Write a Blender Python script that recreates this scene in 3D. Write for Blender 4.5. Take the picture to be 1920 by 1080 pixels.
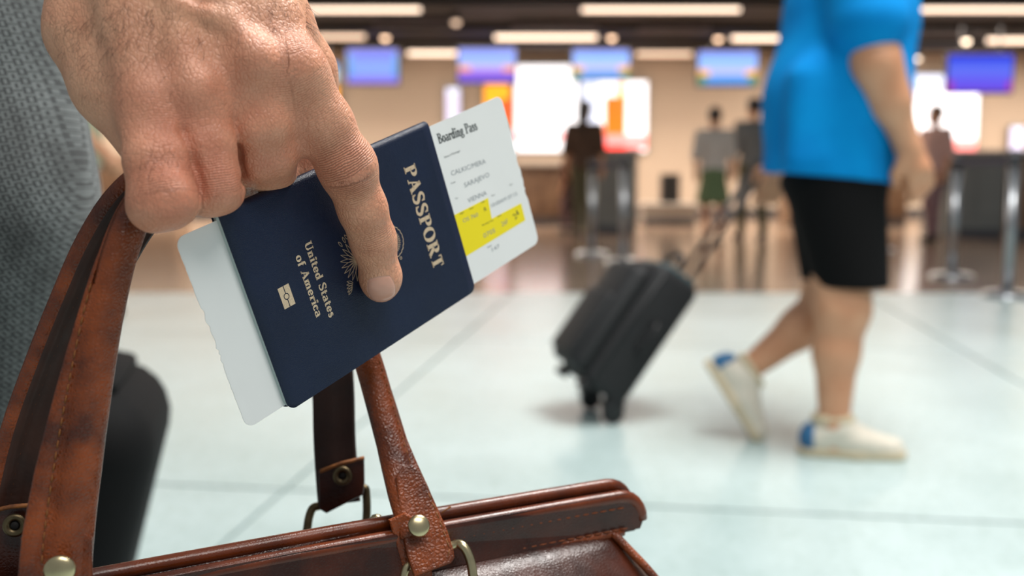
import bpy, bmesh, math, random
import numpy as np
from mathutils import Matrix, Vector
random.seed(7); rng = np.random.default_rng(7)
for o in list(bpy.data.objects): bpy.data.objects.remove(o)
scene = bpy.context.scene
COL = scene.collection

# ------------------------------------------------------------------ camera
FPX = 1867.0
CAMH = 0.83
TH = math.atan((540 - 323) / FPX)
CT, ST = math.cos(TH), math.sin(TH)
cd = bpy.data.cameras.new('camera'); cam = bpy.data.objects.new('camera', cd); COL.objects.link(cam)
cam.location = (0, 0, CAMH); cam.rotation_euler = (math.pi / 2 - TH, 0, 0)
cd.sensor_width = 36.0; cd.lens = 36.0 * FPX / 1920; cd.clip_start = 0.02; cd.clip_end = 200
cd.dof.use_dof = True; cd.dof.focus_distance = 0.415; cd.dof.aperture_fstop = 6.0; cd.dof.aperture_blades = 9
scene.camera = cam

# ------------------------------------------------------------------ light and exposure
world = bpy.data.worlds.new('world'); scene.world = world; world.use_nodes = True
bg = world.node_tree.nodes['Background']; bg.inputs[0].default_value = (0.86, 0.94, 1.0, 1); bg.inputs[1].default_value = 0.30
def area(name, loc, rot, sx, sy, power, color):
    l = bpy.data.lights.new(name, 'AREA'); l.shape = 'RECTANGLE'; l.size = sx; l.size_y = sy; l.energy = power; l.color = color
    o = bpy.data.objects.new(name, l); COL.objects.link(o); o.location = loc; o.rotation_euler = rot
    return o
area('hall_ceiling_lamp', (1.6, 2.4, 5.0), (0, 0, 0), 2, 1.6, 390, (1.0, 0.97, 0.93))
area('hall_ceiling_lamp', (1.6, -1.5, 5.0), (0, 0, 0), 3, 2, 160, (1.0, 0.97, 0.93))
area('counter_ceiling_lamp', (0.0, 15.6, 2.90), (0, 0, 0), 26, 2.5, 1800, (1.0, 0.86, 0.72))
scene.view_settings.view_transform = 'Standard'; scene.view_settings.look = 'None'
scene.view_settings.exposure = 0.0; scene.view_settings.gamma = 1.0; scene.view_settings.use_curve_mapping = False

# ------------------------------------------------------------------ coordinates
def c2w(p):
    p = np.asarray(p, float); x, y, z = p[..., 0], p[..., 1], p[..., 2]
    return np.stack([x, z * CT - y * ST, CAMH - z * ST - y * CT], -1)
def pc(px, py, z): return np.array([(px - 960) / FPX * z, (py - 540) / FPX * z, z])
def P(px, py, z): return c2w(pc(px, py, z))
def ray(px, py): return c2w(pc(px, py, 1.0)) - np.array([0, 0, CAMH])
def onY(px, py, Y): d = ray(px, py); return np.array([0, 0, CAMH]) + d * (Y / d[1])
def onZ(px, py, Z): d = ray(px, py); return np.array([0, 0, CAMH]) + d * ((Z - CAMH) / d[2])

# ------------------------------------------------------------------ materials
def lin(c):
    return tuple((v / 255 / 12.92 if v / 255 <= 0.04045 else ((v / 255 + 0.055) / 1.055) ** 2.4) for v in c)
def mat(name, rgb, rough=0.5, metal=0.0, var=0.0, vscale=8.0, bump=0.0, bscale=60.0, spec=0.5, rgb2=None, coat=0.0, emit=0.0, kind='noise', sheen=0.0, detail=4.0):
    m = bpy.data.materials.new(name); m.use_nodes = True; nt = m.node_tree; b = nt.nodes['Principled BSDF']
    c = lin(rgb)
    b.inputs['Base Color'].default_value = (*c, 1); b.inputs['Roughness'].default_value = rough; b.inputs['Metallic'].default_value = metal
    b.inputs['Specular IOR Level'].default_value = spec; b.inputs['Coat Weight'].default_value = coat; b.inputs['Sheen Weight'].default_value = sheen
    tc = nt.nodes.new('ShaderNodeTexCoord')
    if var > 0 or rgb2:
        n = nt.nodes.new('ShaderNodeTexNoise'); n.inputs['Scale'].default_value = vscale; n.inputs['Detail'].default_value = detail
        nt.links.new(tc.outputs['Object'], n.inputs['Vector'])
        r = nt.nodes.new('ShaderNodeValToRGB'); c2 = lin(rgb2) if rgb2 else tuple(v * (1 - var) for v in c)
        r.color_ramp.elements[0].position = 0.35; r.color_ramp.elements[1].position = 0.65
        r.color_ramp.elements[0].color = (*c2, 1); r.color_ramp.elements[1].color = (*c, 1)
        nt.links.new(n.outputs['Fac'], r.inputs['Fac']); nt.links.new(r.outputs['Color'], b.inputs['Base Color'])
    if bump > 0:
        if kind == 'voronoi':
            n = nt.nodes.new('ShaderNodeTexVoronoi'); n.feature = 'DISTANCE_TO_EDGE'; n.inputs['Scale'].default_value = bscale; out = n.outputs['Distance']
        else:
            n = nt.nodes.new('ShaderNodeTexNoise'); n.inputs['Scale'].default_value = bscale; n.inputs['Detail'].default_value = 5; out = n.outputs['Fac']
        nt.links.new(tc.outputs['Object'], n.inputs['Vector'])
        bp = nt.nodes.new('ShaderNodeBump'); bp.inputs['Strength'].default_value = bump; bp.inputs['Distance'].default_value = 0.0006
        nt.links.new(out, bp.inputs['Height']); nt.links.new(bp.outputs['Normal'], b.inputs['Normal'])
    if emit > 0:
        b.inputs['Emission Color'].default_value = (*c, 1); b.inputs['Emission Strength'].default_value = emit
    return m
M = {}
M['navy'] = mat('passport_navy', (17, 31, 58), 0.42, spec=0.35, var=0.2, vscale=40, bump=0.35, bscale=1500, kind='voronoi')
M['gold'] = mat('foil_gold', (240, 214, 180), 0.4, 0.35, var=0.25, vscale=2500)
M['page'] = mat('page_paper', (205, 216, 214), 0.7, var=0.06, vscale=300)
M['card'] = mat('card_paper', (240, 240, 238), 0.55, var=0.03, vscale=30)
M['ink'] = mat('ink_black', (52, 58, 58), 0.6)
M['inkgrey'] = mat('ink_grey', (140, 146, 150), 0.6)
M['yellow'] = mat('highlighter_yellow', (248, 226, 20), 0.55)
def leather(name, rgb, rgb2, rough=0.38, bs=520, bump=0.5):
    m = mat(name, rgb, rough, rgb2=rgb2, vscale=55, bump=bump, bscale=bs, kind='voronoi', detail=6); nt = m.node_tree
    [x for x in nt.nodes if x.type == 'BUMP'][0].inputs['Distance'].default_value = 0.0007
    b = nt.nodes['Principled BSDF']; n = nt.nodes.new('ShaderNodeTexNoise'); n.inputs['Scale'].default_value = 90; n.inputs['Detail'].default_value = 6
    tc = [x for x in nt.nodes if x.type == 'TEX_COORD'][0]; nt.links.new(tc.outputs['Object'], n.inputs['Vector'])
    mr = nt.nodes.new('ShaderNodeMapRange'); mr.inputs[3].default_value = rough - 0.12; mr.inputs[4].default_value = rough + 0.18
    nt.links.new(n.outputs['Fac'], mr.inputs[0]); nt.links.new(mr.outputs[0], b.inputs['Roughness'])
    return m
M['leather'] = leather('leather_tan', (140, 64, 19), (76, 30, 8), 0.33, 600, 0.75)
M['leather_dark'] = leather('leather_bag', (72, 29, 12), (45, 17, 7), 0.28, 700, 0.25)
M['leather_in'] = leather('leather_reverse', (62, 30, 16), (42, 19, 10), 0.55, 300, 0.2)
M['leather_rim'] = leather('leather_rim', (112, 49, 17), (76, 31, 10), 0.25, 900, 0.12)
M['leather_edge'] = mat('leather_cut_edge', (170, 104, 48), 0.7, rgb2=(96, 52, 22), vscale=200)
M['thread'] = mat('thread_tan', (120, 60, 28), 0.8)
M['threadlt'] = mat('thread_ochre', (128, 76, 32), 0.8)
M['brass'] = mat('brass_pale', (206, 190, 150), 0.28, 1.0, var=0.2, vscale=120)
M['brass_old'] = mat('brass_aged', (112, 98, 74), 0.42, 1.0, var=0.35, vscale=150)
M['hole'] = mat('hole_dark', (16, 12, 9), 0.8)
M['wall'] = mat('wall_beige', (206, 186, 166), 0.7, var=0.05, vscale=0.6)
M['ceil'] = mat('ceiling_dark', (44, 38, 36), 0.8, var=0.3, vscale=2)
M['duct'] = mat('duct_grey', (92, 84, 90), 0.5)
M['beam'] = mat('beam_dark', (30, 27, 27), 0.7)
M['counter_brown'] = mat('counter_wood', (140, 112, 88), 0.4, rgb2=(112, 86, 66), vscale=5)
M['counter_grey'] = mat('counter_grey', (122, 124, 120), 0.4, var=0.1, vscale=3)
M['counter_top'] = mat('counter_top', (178, 170, 160), 0.3)
M['steel'] = mat('steel_satin', (176, 180, 184), 0.28, 1.0)
M['black'] = mat('plastic_black', (24, 24, 26), 0.45)
M['frame'] = mat('frame_grey', (70, 70, 74), 0.4)
M['suitcase'] = mat('suitcase_fabric', (25, 26, 28), 0.65, var=0.2, vscale=20, bump=0.4, bscale=900)
M['suitcase_top_sheen'] = mat('suitcase_top_sheen', (72, 92, 96), 0.5)  # teal light reflected by the black case's top, painted as colour
M['pole'] = mat('pole_grey', (70, 66, 66), 0.4, 0.6)
M['bagblack'] = mat('bag_black', (11, 11, 12), 0.8, spec=0.2, var=0.2, vscale=10, bump=0.3, bscale=700)
M['blueshirt'] = mat('cotton_blue', (0, 142, 214), 0.9, rgb2=(0, 128, 202), vscale=6, spec=0.15)
M['blackshort'] = mat('cotton_black', (9, 9, 10), 0.9, spec=0.2)
M['shoe'] = mat('shoe_cream', (222, 214, 198), 0.6, var=0.08, vscale=30)
M['shoesole'] = mat('shoe_sole', (206, 190, 160), 0.7)
M['shoeblue'] = mat('shoe_blue', (45, 102, 146), 0.6)
M['hair'] = mat('hair_dark', (38, 26, 20), 0.55)
M['skin2'] = mat('skin_plain', (214, 158, 122), 0.5, rgb2=(202, 142, 106), vscale=12)
M['nail'] = mat('nail_pink', (222, 164, 142), 0.28, var=0.05, vscale=150)
M['armhair'] = mat('arm_hair', (70, 42, 28), 0.5)
def cloth(name, rgb): M[name] = mat(name, rgb, 0.85, var=0.12, vscale=6); return name

# ------------------------------------------------------------------ mesh helpers
def new_mesh(name, V, F, material, smooth=True):
    me = bpy.data.meshes.new(name); me.from_pydata([tuple(map(float, v)) for v in V], [], [tuple(int(i) for i in f) for f in F]); me.update()
    if smooth: me.polygons.foreach_set('use_smooth', [True] * len(me.polygons))
    if material is not None: me.materials.append(M[material] if isinstance(material, str) else material)
    return me
def root(name, loc, label, cat, group=None, kind=None):
    o = bpy.data.objects.new(name, None); COL.objects.link(o); o.location = tuple(map(float, loc)); o.empty_display_size = 0.05
    tag(o, label, cat, group, kind); return o
def tag(o, label=None, cat=None, group=None, kind=None):
    if label: o['label'] = label
    if cat: o['category'] = cat
    if group: o['group'] = group
    if kind: o['kind'] = kind
    return o
def wloc(o):
    v = np.zeros(3)
    while o is not None: v = v + np.array(o.location); o = o.parent
    return v
def obj(name, V, F, material, parent=None, smooth=True, kind=None, label=None):
    """one mesh object; V in world coordinates"""
    V = np.asarray(V, float)
    if parent is not None: V = V - wloc(parent)
    o = bpy.data.objects.new(name, new_mesh(name, V, F, material, smooth)); COL.objects.link(o); o.parent = parent
    if kind: o['kind'] = kind
    if label: o['label'] = label
    return o
class MB:
    def __init__(s): s.V = []; s.F = []; s.n = 0
    def add(s, V, F):
        V = np.asarray(V, float); s.V.append(V); s.F += [tuple(i + s.n for i in f) for f in F]; s.n += len(V); return s
    def build(s, name, material, parent=None, smooth=False, **k): return obj(name, np.concatenate(s.V), s.F, material, parent, smooth, **k)
    def box(s, c, size, R=None, bevel=0.0, seg=2):
        V, F = rbox(size, bevel, seg); V = V if R is None else V @ np.asarray(R).T
        return s.add(V + np.asarray(c, float), F)
    def tube(s, pts, r, n=10, cap=True, closed=False):
        V, F = tube(pts, r, n, cap, closed); return s.add(V, F)
_rb = {}
def rbox(size, bevel=0.0, seg=2):
    key = (tuple(np.round(size, 5)), bevel, seg)
    if key not in _rb:
        bm = bmesh.new(); bmesh.ops.create_cube(bm, size=1.0)
        for v in bm.verts: v.co = Vector((v.co.x * size[0], v.co.y * size[1], v.co.z * size[2]))
        if bevel > 0: bmesh.ops.bevel(bm, geom=list(bm.edges), offset=bevel, segments=seg, profile=0.5, affect='EDGES')
        bm.verts.index_update(); _rb[key] = (np.array([v.co[:] for v in bm.verts]), [tuple(v.index for v in f.verts) for f in bm.faces]); bm.free()
    return _rb[key]
def unit(v): v = np.asarray(v, float); return v / (np.linalg.norm(v) + 1e-12)
def catmull(pts, n=8):
    p = np.asarray(pts, float); q = np.vstack([2 * p[0] - p[1], p, 2 * p[-1] - p[-2]]); out = []
    for i in range(1, len(q) - 2):
        for k in range(n):
            t = k / n
            out.append(0.5 * (2 * q[i] + (q[i + 1] - q[i - 1]) * t + (2 * q[i - 1] - 5 * q[i] + 4 * q[i + 1] - q[i + 2]) * t * t + (3 * q[i] - q[i - 1] - 3 * q[i + 1] + q[i + 2]) * t ** 3))
    out.append(q[-2]); return np.array(out)
def tube(pts, r, n=10, cap=True, closed=False):
    p = np.asarray(pts, float); m = len(p); r = np.broadcast_to(np.asarray(r, float), (m,))
    T = np.roll(p, -1, 0) - np.roll(p, 1, 0) if closed else np.gradient(p, axis=0)
    V = []; u = None
    for i in range(m):
        t = unit(T[i])
        if u is None:
            a = np.array([0, 0, 1.0]) if abs(t[2]) < 0.9 else np.array([1.0, 0, 0]); u = unit(np.cross(t, a))
        u = unit(u - t * np.dot(u, t)); w = np.cross(t, u)
        for k in range(n):
            a = 2 * math.pi * k / n; V.append(p[i] + r[i] * (math.cos(a) * u + math.sin(a) * w))
    F = []
    for i in range(m if closed else m - 1):
        j = (i + 1) % m
        for k in range(n): F.append((i * n + k, i * n + (k + 1) % n, j * n + (k + 1) % n, j * n + k))
    if cap and not closed: F.append(tuple(range(n - 1, -1, -1))); F.append(tuple((m - 1) * n + k for k in range(n)))
    return np.array(V), F
def sweep(pts, prof_fn, ref):
    """sweep a closed profile (a along side, b along normal) along pts; side = tangent x ref"""
    p = np.asarray(pts, float); T = np.gradient(p, axis=0); V = []; F = []; m = len(p); n = None
    for i in range(m):
        t = unit(T[i]); side = unit(np.cross(t, ref)); nor = np.cross(side, t)
        pr = prof_fn(i / (m - 1)); n = len(pr)
        for a, b in pr: V.append(p[i] + side * a + nor * b)
    for i in range(m - 1):
        for k in range(n): F.append((i * n + k, i * n + (k + 1) % n, (i + 1) * n + (k + 1) % n, (i + 1) * n + k))
    F.append(tuple(range(n - 1, -1, -1))); F.append(tuple((m - 1) * n + k for k in range(n)))
    return np.array(V), F
def prism(outline, o, ex, ey, t0, t1):
    """outline (x,y) in the plane (o; ex, ey), extruded along ex x ey from t0 to t1"""
    ez = np.cross(ex, ey); q = np.asarray(outline, float); n = len(q)
    A = o + q[:, :1] * ex + q[:, 1:2] * ey
    V = np.vstack([A + ez * t0, A + ez * t1])
    F = [tuple(range(n - 1, -1, -1)), tuple(range(n, 2 * n))] + [(k, (k + 1) % n, n + (k + 1) % n, n + k) for k in range(n)]
    return V, F
def rrect(x0, y0, x1, y1, r, seg=6):
    rs = r if isinstance(r, (list, tuple)) else [r] * 4; out = []
    for (cx, cy, a0), rr in zip(((x1, y0, -90), (x1, y1, 0), (x0, y1, 90), (x0, y0, 180)), rs):
        sx = -1 if cx == x1 else 1; sy = 1 if cy == y0 else -1
        if rr <= 0: out.append((cx, cy)); continue
        for k in range(seg + 1):
            a = math.radians(a0 + 90 * k / seg); out.append((cx + sx * rr + rr * math.cos(a), cy + sy * rr + rr * math.sin(a)))
    return out
def lathe(prof, c, ax=(0, 0, 1), n=20):
    ax = unit(ax); a = np.array([1.0, 0, 0]) if abs(ax[0]) < 0.9 else np.array([0, 1.0, 0]); u = unit(np.cross(ax, a)); w = np.cross(ax, u); V = []; F = []
    for r, h in prof:
        for k in range(n): t = 2 * math.pi * k / n; V.append(np.asarray(c) + ax * h + r * (math.cos(t) * u + math.sin(t) * w))
    for i in range(len(prof) - 1):
        for k in range(n): F.append((i * n + k, i * n + (k + 1) % n, (i + 1) * n + (k + 1) % n, (i + 1) * n + k))
    F.append(tuple(range(n - 1, -1, -1))); F.append(tuple((len(prof) - 1) * n + k for k in range(n)))
    return np.array(V), F

# ------------------------------------------------------------------ signed distance modelling (one continuous surface for bodies)
class SDF:
    def __init__(s, lo, hi, h):
        s.lo = np.asarray(lo, float); s.h = h; s.n = np.ceil((np.asarray(hi) - s.lo) / h).astype(int) + 1
        s.ax = [s.lo[i] + h * np.arange(s.n[i]) for i in range(3)]
    def empty(s): return np.full(tuple(s.n), 0.2, np.float32)
    def sub(s, lo, hi):
        a = np.clip(np.floor((np.asarray(lo) - s.lo) / s.h).astype(int), 0, s.n); b = np.clip(np.ceil((np.asarray(hi) - s.lo) / s.h).astype(int) + 1, 0, s.n)
        sl = tuple(slice(i, j) for i, j in zip(a, b)); X = s.ax[0][sl[0]][:, None, None]; Y = s.ax[1][sl[1]][None, :, None]; Z = s.ax[2][sl[2]][None, None, :]
        return sl, X.astype(np.float32), Y.astype(np.float32), Z.astype(np.float32)
    def cone(s, V, a, b, ra, rb, k):
        a = np.asarray(a, float); b = np.asarray(b, float); m = max(ra, rb) + k + 4 * s.h
        sl, X, Y, Z = s.sub(np.minimum(a, b) - m, np.maximum(a, b) + m)
        if 0 in V[sl].shape: return
        d = b - a; L = max(np.dot(d, d), 1e-12)
        t = np.clip(((X - a[0]) * d[0] + (Y - a[1]) * d[1] + (Z - a[2]) * d[2]) / L, 0, 1)
        q = np.sqrt((X - a[0] - t * d[0]) ** 2 + (Y - a[1] - t * d[1]) ** 2 + (Z - a[2] - t * d[2]) ** 2) - (ra + (rb - ra) * t)
        V[sl] = smin(V[sl], q, k)
    def ell(s, V, c, r, k, R=None):
        c = np.asarray(c, float); r = np.asarray(r, float); m = r.max() + k + 4 * s.h
        sl, X, Y, Z = s.sub(c - m, c + m)
        if 0 in V[sl].shape: return
        X = X - c[0]; Y = Y - c[1]; Z = Z - c[2]
        if R is not None: R = np.asarray(R); X, Y, Z = (R[0, i] * X + R[1, i] * Y + R[2, i] * Z for i in range(3))
        k0 = np.sqrt((X / r[0]) ** 2 + (Y / r[1]) ** 2 + (Z / r[2]) ** 2); k1 = np.sqrt((X / r[0] ** 2) ** 2 + (Y / r[1] ** 2) ** 2 + (Z / r[2] ** 2) ** 2) + 1e-6
        V[sl] = smin(V[sl], k0 * (k0 - 1) / k1, k)
    def clip(s, V, n, d):
        """keep where n.p <= d"""
        g = s.ax[0][:, None, None] * n[0] + s.ax[1][None, :, None] * n[1] + s.ax[2][None, None, :] * n[2] - d
        np.maximum(V, g.astype(np.float32), out=V)
    def mesh(s, V, smooth=2): return surface_nets(V, s.lo, s.h, smooth)
    def sample(s, V, p):
        g = (np.asarray(p, float) - s.lo) / s.h; i = np.clip(np.floor(g).astype(int), 0, s.n - 2); t = g - i; out = 0
        for dx in (0, 1):
            for dy in (0, 1):
                for dz in (0, 1):
                    w = (t[..., 0] if dx else 1 - t[..., 0]) * (t[..., 1] if dy else 1 - t[..., 1]) * (t[..., 2] if dz else 1 - t[..., 2])
                    out = out + w * V[i[..., 0] + dx, i[..., 1] + dy, i[..., 2] + dz]
        return out
def smin(a, b, k):
    if k <= 0: return np.minimum(a, b)
    h = np.maximum(k - np.abs(a - b), 0) / k
    return np.minimum(a, b) - h * h * k * 0.25
def surface_nets(V, lo, h, smooth=2):
    V = V.copy()
    for ax in range(3):                                             # close the surface at the box
        for e in (0, -1):
            sl = [slice(None)] * 3; sl[ax] = e; V[tuple(sl)] = np.maximum(V[tuple(sl)], 1e-3)
    S = V < 0; nx, ny, nz = V.shape
    cnt = np.zeros((nx - 1, ny - 1, nz - 1), np.int8)
    for dx in (0, 1):
        for dy in (0, 1):
            for dz in (0, 1): cnt += S[dx:nx - 1 + dx, dy:ny - 1 + dy, dz:nz - 1 + dz]
    act = (cnt > 0) & (cnt < 8); I = np.argwhere(act); idx = np.full(act.shape, -1, np.int64); idx[act] = np.arange(len(I))
    cv = {}
    for c in np.ndindex(2, 2, 2): cv[c] = V[I[:, 0] + c[0], I[:, 1] + c[1], I[:, 2] + c[2]].astype(float)
    acc = np.zeros((len(I), 3)); num = np.zeros(len(I))
    for c in np.ndindex(2, 2, 2):
        for ax in range(3):
            if c[ax]: continue
            d = list(c); d[ax] = 1; a = cv[c]; b = cv[tuple(d)]; m = (a < 0) != (b < 0); t = np.where(m, a / np.where(m, a - b, 1), 0)
            p = np.tile(np.array(c, float), (len(I), 1)); p[:, ax] += t; acc[m] += p[m]; num[m] += 1
    P_ = lo + h * (I + acc / num[:, None]); F = []
    for ax in range(3):
        o = [slice(None)] * 3; o2 = [slice(None)] * 3; o[ax] = slice(0, -1); o2[ax] = slice(1, None)
        E = np.argwhere(S[tuple(o)] != S[tuple(o2)]); u, w = (ax + 1) % 3, (ax + 2) % 3
        E = E[(E[:, u] > 0) & (E[:, w] > 0) & (E[:, u] < V.shape[u] - 1) & (E[:, w] < V.shape[w] - 1)]
        def ci(du, dw): e = E.copy(); e[:, u] -= du; e[:, w] -= dw; return idx[e[:, 0], e[:, 1], e[:, 2]]
        q = np.stack([ci(1, 1), ci(0, 1), ci(0, 0), ci(1, 0)], 1); neg = ~S[tuple(E.T)]; q[neg] = q[neg][:, ::-1]; F.append(q)
    F = np.concatenate(F)
    e = np.concatenate([F[:, [0, 1]], F[:, [1, 2]], F[:, [2, 3]], F[:, [3, 0]]])
    for it in range(smooth * 2):
        s_ = np.zeros_like(P_); k = np.zeros(len(P_))
        for c in range(3): s_[:, c] = np.bincount(e[:, 0], P_[e[:, 1], c], len(P_))
        k = np.bincount(e[:, 0], minlength=len(P_))
        P_ = P_ + (0.5 if it % 2 == 0 else -0.52) * (s_ / k[:, None] - P_)
    return P_, F
def mesh_np(name, V, F, material, parent=None, kind=None, label=None):
    V = np.asarray(V, float) - (wloc(parent) if parent is not None else 0)
    me = bpy.data.meshes.new(name); nf = len(F); me.vertices.add(len(V)); me.vertices.foreach_set('co', V.astype(np.float32).ravel())
    me.loops.add(nf * 4); me.loops.foreach_set('vertex_index', F.astype(np.int32).ravel()); me.polygons.add(nf)
    me.polygons.foreach_set('loop_start', np.arange(0, nf * 4, 4, dtype=np.int32)); me.polygons.foreach_set('use_smooth', np.ones(nf, bool)); me.update(calc_edges=True); me.validate()
    me.materials.append(M[material] if isinstance(material, str) else material)
    o = bpy.data.objects.new(name, me); COL.objects.link(o); o.parent = parent
    if kind: o['kind'] = kind
    if label: o['label'] = label
    return o
#==STRUCTURE==
# ------------------------------------------------------------------ floor
def terrazzo():
    m = mat('terrazzo_pale', (206, 214, 208), 0.3, spec=0.25); nt = m.node_tree; b = nt.nodes['Principled BSDF']
    tc = [x for x in nt.nodes if x.type == 'TEX_COORD'][0]
    n1 = nt.nodes.new('ShaderNodeTexNoise'); n1.inputs['Scale'].default_value = 1.6; n1.inputs['Detail'].default_value = 5
    n2 = nt.nodes.new('ShaderNodeTexVoronoi'); n2.inputs['Scale'].default_value = 60
    geo = nt.nodes.new('ShaderNodeNewGeometry')
    for n in (n1, n2): nt.links.new(geo.outputs['Position'], n.inputs['Vector'])
    r1 = nt.nodes.new('ShaderNodeValToRGB'); r1.color_ramp.elements[0].position = 0.3; r1.color_ramp.elements[1].position = 0.7
    r1.color_ramp.elements[0].color = (*lin((158, 177, 176)), 1); r1.color_ramp.elements[1].color = (*lin((184, 201, 201)), 1)
    r2 = nt.nodes.new('ShaderNodeValToRGB'); r2.color_ramp.elements[0].color = (0.70, 0.74, 0.70, 1); r2.color_ramp.elements[1].color = (1, 1, 1, 1); r2.color_ramp.elements[1].position = 0.5
    mx = nt.nodes.new('ShaderNodeMix'); mx.data_type = 'RGBA'; mx.blend_type = 'MULTIPLY'; mx.inputs[0].default_value = 0.6
    nt.links.new(n1.outputs['Fac'], r1.inputs['Fac']); nt.links.new(n2.outputs['Color'], r2.inputs['Fac'])
    nt.links.new(r1.outputs['Color'], mx.inputs[6]); nt.links.new(r2.outputs['Color'], mx.inputs[7]); nt.links.new(mx.outputs[2], b.inputs['Base Color'])
    rr = nt.nodes.new('ShaderNodeMapRange'); rr.inputs[3].default_value = 0.24; rr.inputs[4].default_value = 0.38
    nt.links.new(n1.outputs['Fac'], rr.inputs[0]); nt.links.new(rr.outputs[0], b.inputs['Roughness'])
    return m
M['terrazzo'] = terrazzo()
M['joint'] = mat('joint_strip', (140, 152, 148), 0.4)
M['granite'] = mat('granite_brown', (158, 134, 114), 0.16, rgb2=(124, 102, 86), vscale=3.0)
YB = 6.85
fl = tag(MB().box((0, YB - 6.0, -0.06), (26, 12, 0.10)).build('floor', 'joint'), kind='structure')
node = onZ(535, 918, 0)
ang = math.radians(-8); gu = np.array([math.cos(ang), math.sin(ang), 0]); gv = np.array([-gu[1], gu[0], 0]); TS = 2.4
def clip_poly(pts, ax, lim, sign):
    out = []
    for i in range(len(pts)):
        a, b = pts[i], pts[(i + 1) % len(pts)]; ia = sign * (a[ax] - lim) <= 0; ib = sign * (b[ax] - lim) <= 0
        if ia: out.append(a)
        if ia != ib: t = (lim - a[ax]) / (b[ax] - a[ax]); out.append(a + (b - a) * t)
    return out
for i in range(-6, 7):
    for j in range(-4, 5):
        g = 0.006; q = [node + gu * (TS * (i + a)) + gv * (TS * (j + b)) + gu * (g * (1 - 2 * a)) + gv * (g * (1 - 2 * b)) for a, b in ((0, 0), (1, 0), (1, 1), (0, 1))]
        for ax, lim, sg in ((1, YB, 1), (1, -5.0, -1), (0, 13, 1), (0, -13, -1)):
            q = clip_poly(q, ax, lim, sg) if q else q
        if len(q) < 3: continue
        V, F = prism([(p[0], p[1]) for p in q], np.zeros(3), np.array([1., 0, 0]), np.array([0, 1., 0]), -0.012, 0.0)
        obj('floor_tile', V, F, 'terrazzo', fl, False)
tag(MB().box((0, (YB + 19.2) / 2, -0.06), (40, 19.2 - YB, 0.12)).build('floor', 'granite'), kind='structure')
YW = 18.6; ZC = 3.02
tag(MB().box((0, YW + 0.1, 1.7), (40, 0.2, 3.4)).build('wall_back', 'wall'), kind='structure')
tag(MB().box((0, (9.5 + YW) / 2, ZC + 0.1), (40, YW - 9.5, 0.2)).build('ceiling', 'ceil'), kind='structure')
tag(MB().box((0, 9.45, ZC + 0.9), (40, 0.12, 1.8)).build('trim_1', 'ceil'), kind='structure')
tag(MB().box((0, YW - 0.03, 0.08), (40, 0.05, 0.16)).build('baseboard_back', 'frame'), kind='structure')
# dark ceiling services
for k, (y, z, r) in enumerate(((13.0, 2.98, 0.06), (15.2, 2.97, 0.07), (16.9, 2.98, 0.06))):
    o = MB().box((0, y, z), (34, 0.22, 0.10)).build('ceiling_beam', 'beam')
    tag(o, ('dark ceiling beam nearest the hall above the check-in zone', 'dark ceiling beam between the second and third rows of tubes', 'dark ceiling beam closest to the beige back wall')[k], 'beam', 'dark ceiling beams')
for (x0, y0, x1, lab) in ((960, 48, 1120, 'purple grey air duct under ceiling above white billboard'), (1200, 52, 1330, 'purple grey air duct under ceiling left of blue shirt'), (700, 40, 860, 'purple grey air duct under ceiling above passport'), (1730, 60, 1800, 'purple grey air duct under ceiling right of blue shirt')):
    a = onZ(x0, y0, 2.95); b = onZ(x1, y0, 2.95); L = np.linalg.norm(b - a)
    rt = root('air_duct', (a + b) / 2 * [1, 1, 0] + [0, 0, 2.95], lab, 'duct', 'ceiling ducts')
    mb = MB(); mb.add(*lathe([(0.05, 0), (0.055, 0.01), (0.055, L - 0.01), (0.05, L)], a, (1, 0, 0), 16)); mb.build('duct_pipe', 'duct', rt, True)
    for t in (0.15, 0.5, 0.85): MB().add(*lathe([(0.062, -0.015), (0.062, 0.015)], a + (b - a) * t, (1, 0, 0), 16)).build('duct_collar', 'frame', rt, True)

# ------------------------------------------------------------------ tube lights
M['tube'] = mat('tube_light', (255, 226, 200), emit=2.6)
M['tubedim'] = mat('tube_light_dim', (255, 220, 190), emit=1.5)
M['spot'] = mat('spot_light', (255, 232, 206), emit=4.0)
def tube_light(x0, x1, py, m, lab):
    a = onZ(x0 + 13, py, 2.93); b = onZ(x1 - 13, py, 2.93); c = (a + b) / 2
    rt = root('tube_light', c, lab, 'light', 'ceiling tube lights')
    MB().tube([a, b], 0.036, 12).build('tube', m, rt, True)
    MB().box(c + [0, 0, 0.055], (abs(b[0] - a[0]), 0.06, 0.04), None, 0.006).build('housing', 'frame', rt)
    for e, s in ((a, -1), (b, 1)): MB().box(e + [s * 0.012, 0, 0.01], (0.024, 0.07, 0.09), None, 0.006).build('end_cap', 'frame', rt)
for a in ((440, 802, 17, 'tube', 'long ceiling tube light at the top, just right of the wrist'), (1078, 1400, 17, 'tube', 'long ceiling tube light at the top centre, left of blue shirt'),
          (1693, 2010, 17, 'tube', 'long ceiling tube light at the top right, beside blue shirt'), (470, 698, 69, 'tubedim', 'dimmer tube light below the top row, beside index knuckle'),
          (915, 1132, 70, 'tube', 'tube light in second row above the white billboard'), (1358, 1560, 72, 'tube', 'tube light in second row ending behind blue shirt'),
          (1836, 2030, 76, 'tube', 'tube light in second row at the right edge above purple screen'), (520, 620, 99, 'tube', 'short tube light peeking past the index knuckle'),
          (752, 870, 100, 'tube', 'tube light in third row between two blue screens left of billboard'), (1180, 1310, 101, 'tubedim', 'tube light in third row between the two banded screens')):
    tube_light(*a)
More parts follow.
